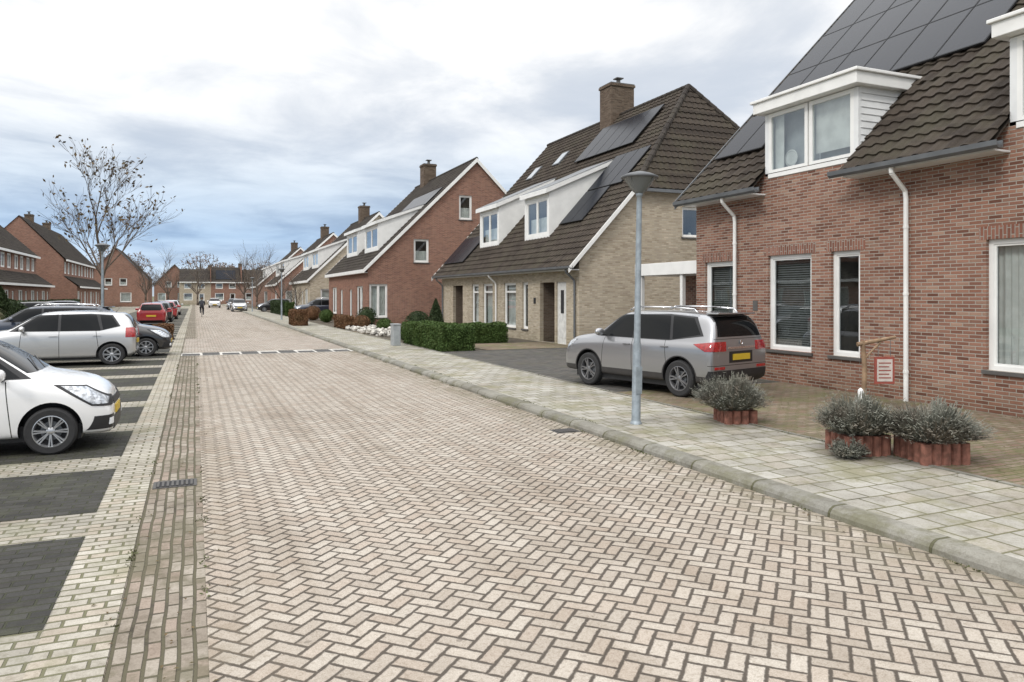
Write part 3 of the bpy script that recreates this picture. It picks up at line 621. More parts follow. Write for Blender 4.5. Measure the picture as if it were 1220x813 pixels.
def row_house(name,y0,y1,xf,n=4,zr=10.0,brick=M_brick3):
    E=empty(name); x1=xf-1.4; W=(y1-y0)/n; ops=[];ops2=[]
    for i in range(n):
        a=y0+i*W; ops+=[(a+.6,a+2.6,.7,2.4),(a+3.6,a+4.6,0,2.3)]; ops2+=[(a+.5,a+2.4,4.55,6.0),(a+3.2,a+5.0,4.55,6.0)]
    facade(E,'front_wall','x',xf,1,y0,y1,-.2,3.0,ops,brick); facade(E,'upper_wall','x',x1,1,y0,y1,3.8,6.3,ops2,brick)
    for o in ops: window(E,'x',xf,1,*o,style='net',div=(.5,) if o[1]-o[0]>1.5 else ())
    for o in ops2: window(E,'x',x1,1,*o,style='half',div=(.5,),fw=.14,sill=False)
    tiles(E,(xf+.35,y0,2.95),(0,1,0),(-1,0,.75),y1-y0,math.hypot(1.75,1.31),M_tile2,seg=3)
    xr=x1-4.6; s_=(zr-6.2)/(4.9)
    tiles(E,(x1+.3,y0-.1,6.2),(0,1,0),(-1,0,s_),y1-y0+.2,math.hypot(4.9,zr-6.2),M_tile2,seg=3)
    mb=MB(); mb.face([(xr,y0-.1,zr),(xr,y1+.1,zr),(xr-6,y1+.1,5),(xr-6,y0-.1,5)]); mb.build('rear_roof',M_tile2,E)
    mb=MB(); mb.box(x1+.28,x1+.42,y0-.1,y1+.1,6.04,6.26); mb.box(xf+.33,xf+.45,y0,y1,2.80,3.0); mb.build('eaves_board',M_white,E)
    mb=MB()
    for y in (y0,y1): mb.prism([(xf,-.2),(xf,3.0),(x1,4.2),(x1,6.3),(xr,zr-.05),(xr-6,5),(xr-6,-.2)],'y',y-(.02 if y==y1 else .0),y+(.02 if y==y0 else 0))
    mb.build('end_wall',brick,E)
    for i in range(0,n-1,2): chimney(E,xr,y0+W*(i+1),.9,.9,zr-1,zr+.7,M_chim)
    return E
row_house('terraced_house',30,66,-16.2,n=6,zr=10.6)
row_house('terraced_house',70,99,-15.2,n=5,zr=10.8)
row_house('terraced_house',104,134,-13.2,n=5,zr=11.4)
def simple_gable(name,xc,hw,y0,y1,ze,zr,brick):
    E=empty(name); s_=(zr-ze)/hw
    cl=[(Vector((xc-hw,0,ze)),Vector((-s_,0,1))),(Vector((xc+hw,0,ze)),Vector((s_,0,1)))]
    ops=[(xc-hw+.7,xc-hw+2.3,.7,2.4,'net'),(xc+.6,xc+2.4,.7,2.4,'net'),(xc-1.8,xc-.6,3.6,4.9,'half'),(xc+.5,xc+1.7,3.6,4.9,'half')]
    facade(E,'gable_wall','y',y0,-1,xc-hw,xc+hw,-.2,zr,[o[:4] for o in ops],brick,clips=cl)
    for o in ops: window(E,'y',y0,-1,*o[:4],style=o[4],fw=.12)
    for sx in (-1,1):
        facade(E,'side_wall','x',xc+sx*hw,sx,y0,y1,-.2,ze,[],brick)
        tiles(E,(xc+sx*(hw+.25),y0-.1,ze-.25*s_),(0,1,0),(-sx,0,s_),y1-y0,math.hypot(hw+.25,zr-ze+.25*s_),M_tile2,seg=3)
    mb=MB()
    for sx in (-1,1): mb.prism([(xc+sx*(hw+.3),ze-.6),(xc+sx*(hw+.3),ze-.42),(xc,zr+.06),(xc,zr-.12)],'y',y0-.2,y0-.12)
    mb.build('verge_board',M_grey,E)
simple_gable('brick_house',-12.6,5,146,160,5.0,10.2,M_brick3)
simple_gable('brick_house',-4.0,4,176,184,4.4,8.6,M_brick3)
E=empty('terraced_house')
for i in range(8):
    x0=-3+i*6.2; z=7.6+(i%2)*.5
    ops=[(x0+.8,x0+2.6,.8,2.4),(x0+3.8,x0+4.9,0,2.3),(x0+.9,x0+2.4,3.3,4.5),(x0+3.6,x0+5.0,3.3,4.5)]
    facade(E,'front_wall','y',172,-1,x0,x0+6.2,-.2,4.8,ops,(M_beige,M_brick3,M_brick)[i%3])
    for o in ops: window(E,'y',172,-1,*o,style='half',fw=.13,sill=False)
    tiles(E,(x0,171.6,4.7),(1,0,0),(0,1,(z-4.7)/4.5),6.1,math.hypot(4.5,z-4.7),M_tile2,seg=3,tw=.4,th=.5)
    mb=MB(); mb.box(x0+6.1,x0+6.22,171.7,176,4.6,z+.1); mb.box(x0,x0+6.1,171.5,171.62,4.55,4.75,1); mb.build('party_wall',[M_brick3,M_white],E)
    if i%2:
        po=MB(); k_=(z-4.7)/4.5; po.face([(x0+1,172.3,4.7+.7*k_+.12),(x0+5,172.3,4.7+.7*k_+.12),(x0+5,175,4.7+3.4*k_+.12),(x0+1,175,4.7+3.4*k_+.12)]); po.build('solar_panel',M_pv,E)
    chimney(E,x0+6.1,176,.8,.8,z-1,z+.9,M_chim)
# ------------------------------------------------------------------ CARS
def carpaint(name,col,metal=0.0,gaps=(),hz=(),clad=None,wheels=(),R=.33,sill=.0,cladc=(.022,.022,.024)):
    N=NT(name); x,y,z=N.obj(); msk=None
    for (gx,za,zb,sl_) in gaps:
        xx=N.M('ADD',x,N.M('MULTIPLY',N.M('SUBTRACT',z,za),sl_))
        g=N.M('MULTIPLY',N.M('MULTIPLY',N.M('LESS_THAN',N.M('ABSOLUTE',N.M('SUBTRACT',xx,gx)),.006),N.M('GREATER_THAN',z,za)),N.M('LESS_THAN',z,zb))
        g=N.M('MULTIPLY',g,N.M('GREATER_THAN',N.M('ABSOLUTE',y),.5))
        msk=g if msk is None else N.M('MAXIMUM',msk,g)
    for (hzv,xa,xb) in hz:
        g=N.M('MULTIPLY',N.M('MULTIPLY',N.M('LESS_THAN',N.M('ABSOLUTE',N.M('SUBTRACT',z,hzv)),.005),N.M('GREATER_THAN',x,xa)),N.M('LESS_THAN',x,xb))
        msk=N.M('MAXIMUM',msk,g)
    col_s=N.mix(msk,col,(.01,.01,.01))
    rough=.32; met=metal; coat=1.0
    if clad is not None:
        cm=N.M('LESS_THAN',z,sill)
        for wx in wheels:
            d=N.M('SQRT',N.M('ADD',N.M('POWER',N.M('SUBTRACT',x,wx),2.0),N.M('POWER',N.M('SUBTRACT',z,R),2.0)))
            cm=N.M('MAXIMUM',cm,N.M('MULTIPLY',N.M('LESS_THAN',d,R+clad),N.M('GREATER_THAN',N.M('ABSOLUTE',y),.55)))
        col_s=N.mix(cm,col_s,cladc); rough=N.M('MULTIPLY_ADD',cm,.3,.30); met=N.M('MULTIPLY',N.M('SUBTRACT',1.0,cm),metal); coat=N.M('SUBTRACT',1.0,cm)
    dirt=N.noise(5,4,.7); col_s=N.mix(N.M('MULTIPLY',N.ss(z,.15,.6,.35,.03),dirt),col_s,(.22,.19,.16))
    N.bsdf(col_s,rough,met,.5,coat); return N.m
M_tail=simple('tail_light_red',(.33,.010,.012),.12,coat=1.0,ns=30,var=.35)
M_head=simple('head_light_reflector',(.42,.44,.47),.12,metal=.5,coat=1.0,ns=22,var=.55); M_drl=simple('light_white',(.85,.87,.9),.2)
M_plate=simple('number_plate_yellow',(.58,.40,.03),.5,var=.03); M_tyre=simple('tyre_rubber',(.025,.025,.026),.85,ns=20); M_alloy=simple('alloy_wheel',(.52,.53,.55),.3,metal=.8,var=.05); M_alloyd=simple('alloy_wheel_dark',(.24,.24,.25),.35,metal=.7)
HATCH=dict(L=3.6,wf=1.13,wr=-1.27,R=.295,W=1.6,st=[
 (-1.80,.36,.78,.70,.66,.84,.58),(-1.775,.28,.88,.755,.72,1.03,.57),(-1.67,.22,.93,.79,.745,1.33,.54),(-1.50,.20,.94,.80,.75,1.43,.55),(-.85,.19,.94,.805,.755,1.48,.575),(-.1,.19,.93,.805,.755,1.49,.58),
 (.38,.19,.92,.80,.75,1.45,.56),(.95,.20,.91,.80,.74,1.01,.665),(1.35,.21,.84,.79,.71,.945,.62),(1.62,.20,.74,.755,.66,.85,.55),(1.76,.20,.60,.68,.58,.70,.48),(1.80,.24,.50,.62,.52,.57,.42)])
SUVS=dict(L=4.12,wf=1.22,wr=-1.28,R=.345,W=1.77,st=[
 (-2.06,.42,.92,.80,.77,.98,.70),(-2.03,.32,1.00,.855,.80,1.18,.68),(-1.95,.27,1.03,.88,.82,1.45,.645),(-1.78,.25,1.04,.885,.825,1.565,.64),(-1.0,.24,1.04,.89,.83,1.615,.655),(0,.24,1.03,.89,.83,1.625,.655),
 (.42,.24,1.02,.885,.825,1.59,.64),(1.02,.25,1.01,.88,.82,1.15,.74),(1.6,.26,.98,.878,.80,1.09,.72),(1.92,.27,.91,.85,.77,1.01,.67),(2.03,.27,.76,.80,.71,.86,.62),(2.06,.32,.62,.75,.65,.70,.56)])
def bmcopy_patch(src,planes,off,name,mat,par,nf=None):
    bm=src.copy()
    if nf:
        kill=[f for f in bm.faces if not nf(f.normal,f.calc_center_median())]
        bmesh.ops.delete(bm,geom=kill,context='FACES')
    for co,no in planes:
        if not bm.faces: break
        bmesh.ops.bisect_plane(bm,geom=bm.verts[:]+bm.edges[:]+bm.faces[:],plane_co=co,plane_no=no,clear_outer=True)
    if not bm.faces: bm.free(); return None
    bm.normal_update()
    for v in bm.verts: v.co=v.co+v.normal*off
    be=[e for e in bm.edges if len(e.link_faces)==1]
    r=bmesh.ops.extrude_edge_only(bm,edges=be)
    for v in [g for g in r['geom'] if isinstance(g,bmesh.types.BMVert)]:
        nv=Vector((0,0,0))
        for e in v.link_edges:
            for w in e.verts:
                if w is not v: nv+=w.normal
        if nv.length>0: v.co-=nv.normalized()*(off+.004)
    me=bpy.data.meshes.new(name); bm.to_mesh(me); bm.free(); me.materials.clear(); me.materials.append(mat)
    me.polygons.foreach_set('material_index',[0]*len(me.polygons)); me.polygons.foreach_set('use_smooth',[True]*len(me.polygons))
    o=bpy.data.objects.new(name,me); COL.objects.link(o); o.parent=par
    o.data.set_sharp_from_angle(angle=math.radians(35))
    return o
def poly_planes(pts,axis):
    c=(sum(p[0] for p in pts)/len(pts),sum(p[1] for p in pts)/len(pts)); out=[]
    for i in range(len(pts)):
        a=pts[i]; b=pts[(i+1)%len(pts)]; n=(b[1]-a[1],-(b[0]-a[0]))
        if n[0]*(c[0]-a[0])+n[1]*(c[1]-a[1])>0: n=(-n[0],-n[1])
        if axis=='y': out.append((Vector((a[0],0,a[1])),Vector((n[0],0,n[1]))))
        else: out.append((Vector((0,a[0],a[1])),Vector((0,n[0],n[1]))))
    return out
def make_car(name,loc,rz,spec,paint,kind='hatch',detail=True,scale=(1,1,1),alloy=None,rim='multi'):
    E=empty(name,loc,rz); E.scale=scale; st=spec['st']; R=spec['R']; L=spec['L']; W=spec['W']
    V=[];F=[]; n=9
    for (x,zb,zt,wl,wb,zr,wt) in st:
        hh=zt-zb; P=[(0,zb),(wl*.82,zb),(wl*.965,zb+.05),(wl*1.0,zb+.45*hh),(wl*.99,zt-.10*min(1,hh/.5)),(wb,zt),(wt+.01,zr-min(.07,(zr-zt)*.45)),(wt*.80,zr-.012),(0,zr)]
        for (y,z) in P: V.append((x,y,z))
        for (y,z) in P[1:-1]: V.append((x,-y,z))
    K=n+(n-2)
    ring=list(range(n))+[K-1-i for i in range(n-2)]
    for i in range(len(st)-1):
        for j in range(K):
            a=ring[j]; b=ring[(j+1)%K]; F.append((i*K+a,i*K+b,(i+1)*K+b,(i+1)*K+a))
    for i,flip in ((0,0),(len(st)-1,1)):
        b=i*K
        Lx=[b+q for q in range(n)]; Rx=[b]+[b+n+q for q in range(n-2)]+[b+n-1]
        for j in range(n-1):
            q=[Lx[j],Lx[j+1],Rx[j+1],Rx[j]]; q2=[]
            for t in q:
                if t not in q2: q2.append(t)
            F.append(tuple(q2 if not flip else q2[::-1]))
    me=bpy.data.meshes.new('body'); me.from_pydata(V,[],F); me.materials.append(paint); me.materials.append(M_black)
    bm=bmesh.new(); bm.from_mesh(me); bmesh.ops.recalc_face_normals(bm,faces=bm.faces)
    bm.verts.ensure_lookup_table(); cl_=bm.edges.layers.float.get('crease_edge') or bm.edges.layers.float.new('crease_edge')
    def side_id(v):
        i=v.index//K; q=v.index%K; return i,(q if q<n else q-n+1)
    for e in bm.edges:
        (i0,j0),(i1,j1)=side_id(e.verts[0]),side_id(e.verts[1])
        if i0!=i1 and j0==j1:
            lo=min(i0,i1)
            if j0==5: e[cl_]=.65
            elif j0==6: e[cl_]=.35 if lo<7 else .5
            elif j0==4: e[cl_]=.25
            elif j0==2: e[cl_]=.4
        elif i0==i1 and j0>=6 and j1>=6 and i0 in (7,): e[cl_]=.6
        elif i0==i1 and i0 in (0,len(st)-1): e[cl_]=.25
        elif i0==i1 and i0==3 and j0>=6 and j1>=6: e[cl_]=.5
    bm.to_mesh(me); bm.free()
    ob=bpy.data.objects.new('body',me); COL.objects.link(ob)
    ss=ob.modifiers.new('s','SUBSURF'); ss.levels=3 if detail else 2; ss.render_levels=ss.levels
    cb=MB()
    for wx in (spec['wf'],spec['wr']):
        for sy in (-1,1):
            cb.tube((wx,sy*(W/2-.30),R+.01),(wx,sy*(W/2+.3),R+.01),R+.055,R+.055,40)
    cut=cb.build('cut',M_black)
    bmod=ob.modifiers.new('b','BOOLEAN'); bmod.object=cut; bmod.operation='DIFFERENCE'; bmod.solver='EXACT'
    try: bmod.material_mode='TRANSFER'
    except Exception: pass
    bpy.context.view_layer.update()
    dg=bpy.context.evaluated_depsgraph_get(); ev=bpy.data.meshes.new_from_object(ob.evaluated_get(dg),depsgraph=dg)
    bpy.data.objects.remove(ob); bpy.data.objects.remove(cut)
    body=bpy.data.objects.new('body',ev); COL.objects.link(body); body.parent=E
    ev.polygons.foreach_set('use_smooth',[True]*len(ev.polygons)); ev.set_sharp_from_angle(angle=math.radians(40))
    src=bmesh.new(); src.from_mesh(ev)
    src.normal_update()
    side=lambda s: (lambda nn,c: nn.y*s>.25)
    if kind=='suv':
        WN=[[(.90,1.075),(.40,1.48),(-.03,1.525),(-.03,1.06)],[(-.09,1.06),(-.09,1.525),(-.93,1.51),(-1.02,1.07)],[(-1.09,1.075),(-1.0,1.505),(-1.50,1.47),(-1.72,1.18)]]
        belt=[[(1.00,1.055),(.40,1.51),(-.9,1.54),(-1.56,1.50),(-1.80,1.15),(-1.0,1.045)]]
        ws=[(-.72,1.17),(.72,1.17),(.60,1.56),(-.60,1.56)]; rw=[(-.66,1.14),(.66,1.14),(.56,1.50),(-.56,1.50)]
    else:
        WN=[[(.80,.965),(.34,1.34),(-.10,1.395),(-.10,.95)],[(-.16,.95),(-.16,1.395),(-.92,1.375),(-1.02,.965)],[(-1.08,.97),(-1.0,1.37),(-1.25,1.34),(-1.40,1.08)]]
        belt=[[(.92,.95),(.33,1.38),(-.8,1.41),(-1.28,1.37),(-1.46,1.06),(-1.0,.94)]]
        ws=[(-.66,1.02),(.66,1.02),(.53,1.42),(-.53,1.42)]; rw=[(-.60,.98),(.60,.98),(.49,1.37),(-.49,1.37)]
    for s in (-1,1):
        for p in belt: bmcopy_patch(src,poly_planes(p,'y')+[(Vector((0,s*.3,0)),Vector((0,-s,0)))],.0015,'window_surround',M_black,E,side(s))
        for p in WN: bmcopy_patch(src,poly_planes(p,'y')+[(Vector((0,s*.3,0)),Vector((0,-s,0)))],.005,'side_window',M_cglass,E,side(s))
    bmcopy_patch(src,poly_planes(ws,'x')+[(Vector((.1,0,0)),Vector((-1,0,0)))],.004,'windscreen',M_cglass,E,lambda nn,c: nn.x>.25)
    bmcopy_patch(src,poly_planes(rw,'x')+[(Vector((-1.2,0,0)),Vector((1,0,0)))],.004,'rear_window',M_cglass,E,lambda nn,c: nn.x<-.35)
    def bx(x0,x1,y0,y1,z0_,z1_): return [(Vector((x0,0,0)),Vector((-1,0,0))),(Vector((x1,0,0)),Vector((1,0,0))),(Vector((0,y0,0)),Vector((0,-1,0))),(Vector((0,y1,0)),Vector((0,1,0))),(Vector((0,0,z0_)),Vector((0,0,-1))),(Vector((0,0,z1_)),Vector((0,0,1)))]
    h=L/2
    mb=MB()
    if kind=='suv':
        for s in (-1,1):
            bmcopy_patch(src,poly_planes([(-2.2,.88),(-2.2,1.07),(-1.62,1.00),(-1.90,.88)],'y')+bx(-2.2,-1.5,*sorted((s*.46,s*.95)),.8,1.1),.012,'tail_light',M_tail,E)
            bmcopy_patch(src,poly_planes([(1.62,.96),(2.2,.88),(2.2,.76),(1.80,.80)],'y')+bx(1.5,2.2,*sorted((s*.50,s*.95)),.5,1.1),.010,'head_light',M_head,E)
            bmcopy_patch(src,bx(-2.2,-1.9,*sorted((s*.5,s*.78)),.55,.60),.014,'rear_reflector',M_tail,E)
        bmcopy_patch(src,bx(-2.2,-1.85,-.86,.86,.28,.53),.010,'rear_bumper_lower',M_black,E,lambda nn,c:nn.x<-.1)
        bmcopy_patch(src,bx(-2.2,-1.9,-.42,.42,.915,.955),.012,'tailgate_trim',M_chrome,E)
        bmcopy_patch(src,bx(-2.2,-1.9,-.36,.36,.66,.87),.003,'plate_recess',M_black,E)
        bmcopy_patch(src,bx(-2.2,-1.95,-.35,.35,.30,.38),.016,'skid_plate',M_alloy,E,lambda nn,c:nn.x<-.1)
        bmcopy_patch(src,bx(1.9,2.2,-.5,.5,.70,.86),.010,'grille',M_black,E); bmcopy_patch(src,bx(1.9,2.2,-.6,.6,.35,.50),.010,'lower_intake',M_black,E)
        mb.box(-h-.022,-h-.006,-.26,.26,.71,.82,0); mb.box(h+.0,h+.02,-.26,.26,.50,.61,0)
        mb.build('number_plate',M_plate,E); mb=MB()
        for s in (-1,1):
            mb.path([(-1.55,s*.61,1.56),(-1.45,s*.61,1.64),(-.9,s*.625,1.67),(.05,s*.625,1.67),(.20,s*.61,1.60)],.017,8)
        mb.build('roof_rails',M_chrome,E,smooth=True); mb=MB()
        mb.box(-1.98,-1.70,-.58,.58,1.545,1.575); mb.build('rear_spoiler',paint,E,bevel=.01); mb=MB()
        mb.path([(-1.99,0,1.20),(-1.955,.36,1.26)],.010,6); mb.build('rear_wiper',M_black,E)
        mb=MB(); mb.tube((-1.5,0,1.59),(-1.68,0,1.76),.006,.003,6); mb.build('antenna',M_black,E)
        mb=MB(); mb.lathe([(.04,-.004),(.045,0),(.04,.004),(.001,.004)],20,0,Matrix.Translation((-h-.012,0,1.03))@Matrix.Rotation(math.radians(90),4,'Y')); mb.build('badge',M_chrome,E)
        mx,mz,my=.74,1.12,.93
    else:
        for s in (-1,1):
            bmcopy_patch(src,bx(-1.9,-1.58,*sorted((s*.50,s*.9)),.76,1.02),.010,'tail_light',M_tail,E)
            bmcopy_patch(src,poly_planes([(1.16,.865),(1.50,.835),(1.78,.66),(1.78,.56),(1.58,.585)],'y')+bx(1.1,1.9,*sorted((s*.34,s*.9)),.4,.95),.010,'head_light_surround',M_black,E)
            bmcopy_patch(src,poly_planes([(1.23,.845),(1.50,.815),(1.74,.66),(1.74,.59),(1.58,.605)],'y')+bx(1.1,1.9,*sorted((s*.38,s*.88)),.4,.95),.014,'head_light',M_head,E)
            bmcopy_patch(src,bx(1.4,1.9,*sorted((s*.48,s*.74)),.28,.45),.008,'fog_light_recess',M_black,E)
            bmcopy_patch(src,bx(1.4,1.9,*sorted((s*.54,s*.66)),.33,.41),.016,'fog_light',M_drl,E)
        bmcopy_patch(src,bx(1.5,1.9,-.40,.40,.56,.645),.010,'grille',M_black,E); bmcopy_patch(src,bx(1.5,1.9,-.44,.44,.24,.40),.010,'lower_intake',M_black,E)
        bmcopy_patch(src,bx(-1.9,-1.5,-.6,.6,.26,.36),.008,'rear_bumper_lower',M_black,E,lambda nn,c:nn.x<-.1)
        mb.box(-h-.02,-h-.005,-.26,.26,.58,.69,0); mb.box(h-.005,h+.014,-.26,.26,.42,.53,0); mb.build('number_plate',M_plate,E)
        mb=MB(); mb.tube((-1.30,0,1.44),(-1.42,0,1.60),.006,.003,6); mb.path([(-1.76,0,1.04),(-1.72,.3,1.10)],.008,6)
        mb.path([(.93,.10,1.03),(.74,.55,1.16)],.008,6); mb.path([(.93,-.35,1.03),(.76,.08,1.18)],.008,6); mb.build('antenna_and_wipers',M_black,E)
        mx,mz,my=.62,.99,.84
    src.free()
    for s in (-1,1):
        mb=MB(); mb.lathe([(.005,-.09),(.055,-.075),(.075,-.03),(.078,.03),(.06,.07),(.005,.085)],16,0,Matrix.Translation((mx,s*(my+.06),mz+.03))@Matrix.Rotation(math.radians(90),4,'X')@Matrix.Diagonal((.8,1.0,1.25,1)))
        mb.build('side_mirror',paint,E,smooth=True)
        mb=MB(); mb.box(mx-.03,mx+.03,*sorted((s*(my-.10),s*(my+.02))),mz-.05,mz-.02)
        mb.build('mirror_stalk',M_black,E)
        mb=MB()
        hz_=.93 if kind=='suv' else .82
        for hx in ((.08,-.92) if kind=='suv' else (.0,-.93)):
            yy=(.895 if kind=='suv' else .805); mb.box(hx-.10,hx+.08,*sorted((s*(yy-.03),s*(yy+.012))),hz_-.015,hz_+.012)
        mb.build('door_handles',paint if kind!='suv' else M_alloyd,E,bevel=.006)
    mb=MB(); mb.box(-h+.35,h-.35,-W/2+.14,W/2-.14,.17,.36); mb.build('underbody',M_black,E)
    al=alloy or M_alloy
    for wx in (spec['wf'],spec['wr']):
        for s in (-1,1):
            T=Matrix.Translation((wx,s*(W/2-.10),R))@Matrix.Rotation(math.radians(-90*s),4,'X')
            w=MB(); r=R; hw=.095; ri=r*.66
            w.lathe([(ri,-hw),(r*.90,-hw),(r*.975,-hw*.8),(r,-hw*.45),(r,hw*.45),(r*.975,hw*.8),(r*.90,hw*1.0),(ri*1.03,hw*.96),(ri,hw*.8)],40,0,T)
            w.lathe([(ri*1.02,hw*.93),(ri*.97,hw*.95),(ri*.92,hw*.75),(ri*.90,-hw*.3)],40,1,T)
            w.lathe([(ri*.9,-hw*.25),(.001,-hw*.3)],24,2,T); w.lathe([(r*.40,-hw*.05),(r*.40,hw*.2),(.03,hw*.2)],24,3,T)
            w.lathe([(r*.17,hw*.2),(r*.17,hw*.72),(r*.12,hw*.82),(.001,hw*.84)],16,1,T)
            ns=5 if rim=='five' else 8
            for k in range(ns):
                for dd in ((-.16,.16) if rim=='five' else (-.09,.09)):
                    A=T@Matrix.Rotation(2*math.pi*k/ns+dd,4,'Z'); wd=r*(.05 if rim=='five' else .038)
                    b0=len(w.v)
                    pts=[(r*.10,-wd*.9,hw*.45),(r*.10,wd*.9,hw*.45),(ri*.96,wd*1.1,hw*.55),(ri*.96,-wd*1.1,hw*.55),(r*.10,-wd*.6,hw*.80),(r*.10,wd*.6,hw*.80),(ri*.96,wd*.7,hw*.88),(ri*.96,-wd*.7,hw*.88)]
                    w.v+=[tuple(A@Vector(p)) for p in pts]
                    for q in ((0,1,2,3),(4,7,6,5),(0,4,5,1),(1,5,6,2),(2,6,7,3),(3,7,4,0)): w.f.append(tuple(b0+i for i in q)); w.mi.append(1)
            o=w.build('wheel',[M_tyre,al,M_black,M_grey],E,smooth=True); o.data.set_sharp_from_angle(angle=math.radians(35))
    return E
gh=[(.72,.24,.93,.10),(-.13,.24,1.0,0),(-.98,.45,.96,-.12)]
gs=[(.84,.30,1.05,.12),(-.06,.30,1.1,0),(-.98,.55,1.08,-.12)]
P_suv=carpaint('paint_grey',(.34,.345,.36),.75,gs,hz=[(.62,-2.2,-1.95),(1.10,-2.2,-2.00)],clad=.085,wheels=(1.22,-1.28),R=.345,sill=.42)
hd=math.atan2(.965,-.26)
make_car('parked_suv',(8.82,12.93,0),hd,SUVS,P_suv,'suv',alloy=M_alloyd,rim='five',scale=(.965,1,1.0))
P_w=carpaint('paint_white',(.80,.80,.80),0,gh)
make_car('parked_car',(-2.78,11.52,RZ),0,HATCH,P_w,'hatch',alloy=M_alloy)
P_s=carpaint('paint_silver',(.55,.555,.56),.6,gh)
make_car('parked_car',(-3.62,24.75,RZ),math.pi,HATCH,P_s,'hatch',scale=(1.14,1.08,1.04))
P_k=carpaint('paint_black',(.012,.013,.016),.1,gh)
make_car('parked_car',(-2.7,27.6,RZ),0,HATCH,P_k,'hatch',scale=(1.1,1.05,1.02),detail=False)
P_b=carpaint('paint_dark_blue',(.018,.028,.05),.2,gh)
make_car('parked_car',(-5.0,31.3,RZ),math.pi,SUVS,P_b,'suv',scale=(1.12,1.0,1.0),detail=False)
P_r=carpaint('paint_red',(.33,.015,.018),.0,gh)
SC=(1.1,1.1,1.02)
make_car('parked_car',(-2.6,55.5,RZ),math.pi/2,HATCH,P_r,'hatch',scale=SC,detail=False)
make_car('parked_car',(-2.4,62,RZ),math.pi/2,HATCH,P_k,'hatch',scale=SC,detail=False)
make_car('parked_car',(-2.2,69,RZ),math.pi/2,HATCH,P_r,'hatch',scale=SC,detail=False)
make_car('parked_car',(-2.2,84,RZ),math.pi/2,HATCH,P_s,'hatch',scale=SC,detail=False)
make_car('parked_car',(9.9,65.5,0),math.pi,SUVS,P_b,'suv',detail=False)
make_car('parked_car',(8.6,90.5,0),math.pi,HATCH,P_k,'hatch',scale=SC,detail=False)
make_car('parked_car',(5.0,97,RZ),-math.pi/2,HATCH,P_s,'hatch',scale=(1.15,1.1,1.05),detail=False)
make_car('parked_car',(5.0,110,RZ),-math.pi/2,HATCH,P_b,'hatch',scale=(1.15,1.1,1.05),detail=False)
make_car('parked_car',(2.9,128,RZ),-math.pi/2,HATCH,P_w,'hatch',scale=(1.15,1.1,1.05),detail=False)
make_car('parked_car',(-9.5,60,RZ),.0,HATCH,P_k,'hatch',scale=(1.15,1.1,1.05),detail=False)
make_car('parked_car',(-9.3,70,RZ),.0,HATCH,P_b,'hatch',scale=(1.15,1.1,1.05),detail=False)
# ------------------------------------------------------------------ street lamps
NL=NT('lamp_bowl'); NL.bsdf((.34,.37,.38),.2,trans=.6); M_cap=simple('lamp_cap_grey',(.09,.095,.10),.45)
def lamp(x,y,z,h):
    E=empty('street_lamp',(x,y,z)); mb=MB(); k=h-.36
    mb.lathe([(.085,-.1),(.085,.02),(.075,.03),(.066,.06),(.064,1.15),(.049,1.22),(.040,k-.1),(.038,k),(.05,k+.005),(.055,k+.05),(.035,k+.07),(.001,k+.07)],20); mb.build('pole',M_pole,E,smooth=True)
    mb=MB(); mb.box(-.05,.05,-.072,-.059,.45,.85); mb.build('access_door',M_pole,E)
    mb=MB(); mb.lathe([(.06,k+.05),(.10,k+.08),(.235,k+.27),(.25,k+.285)],28); mb.build('lamp_bowl',NL.m,E,smooth=True)
    mb=MB(); mb.lathe([(.262,k+.265),(.278,k+.275),(.275,k+.30),(.17,k+.345),(.05,k+.375),(.001,k+.38)],28); mb.lathe([(.262,k+.266),(.001,k+.27)],28); mb.build('lamp_cap',M_cap,E,smooth=True)
    mb=MB(); mb.lathe([(.05,k+.07),(.05,k+.20),(.09,k+.26),(.09,k+.265)],14)
    for t in range(4): a=t*1.5708+.4; mb.tube((.05*math.cos(a),.05*math.sin(a),k+.05),(.25*math.cos(a),.25*math.sin(a),k+.275),.009,.009,6)
    mb.build('lamp_fitting',M_grey,E)
    return E
lp=lamp(6.0,9.37,0,3.72); lp.rotation_euler=(0,math.radians(1.0),0)
lamp(-3.3,32.8,RZ,4.0); lamp(6.2,60,0,4.0); lamp(6.2,92,0,4.0)
# ------------------------------------------------------------------ planters, hanging sign
M_tc=simple('terracotta',(.24,.105,.075),.85,ns=12,var=.35,bump=.004)
def planter(x,y,w,l,h,rz=0):
    E=empty('planter',(x,y,0),rz); mb=MB()
    for (a,b,c,d) in ((-w/2,-l/2,w/2,-l/2),(w/2,-l/2,w/2,l/2),(w/2,l/2,-w/2,l/2),(-w/2,l/2,-w/2,-l/2)):
        m=max(3,int(math.hypot(c-a,d-b)/.11))
        for i in range(m): t=i/m; mb.tube((a+(c-a)*t,b+(d-b)*t,0),(a+(c-a)*t,b+(d-b)*t,h+random.uniform(-.006,.006)),.062,.060,10)
    mb.box(-w/2+.01,w/2-.01,-l/2+.01,l/2-.01,0,h-.03,1); mb.build('planter_box',[M_tc,M_soil],E)
    return E
p=planter(7.48,8.95,.38,.42,.20,-.3); lavender(p,-.06,0,.16,.42,.48,1800)
p=planter(7.38,6.62,.45,.42,.24,-.3); lavender(p,0,0,.2,.38,.44,1700)
p=planter(7.82,5.98,.46,.48,.24,-.3); lavender(p,0,0,.2,.45,.42,1900)
E=empty('lavender_bush',(7.05,6.45,0)); lavender(E,0,0,0,.18,.2,500)
E=empty('hanging_sign',(10.0,8.85,0),math.radians(-23)); mb=MB()
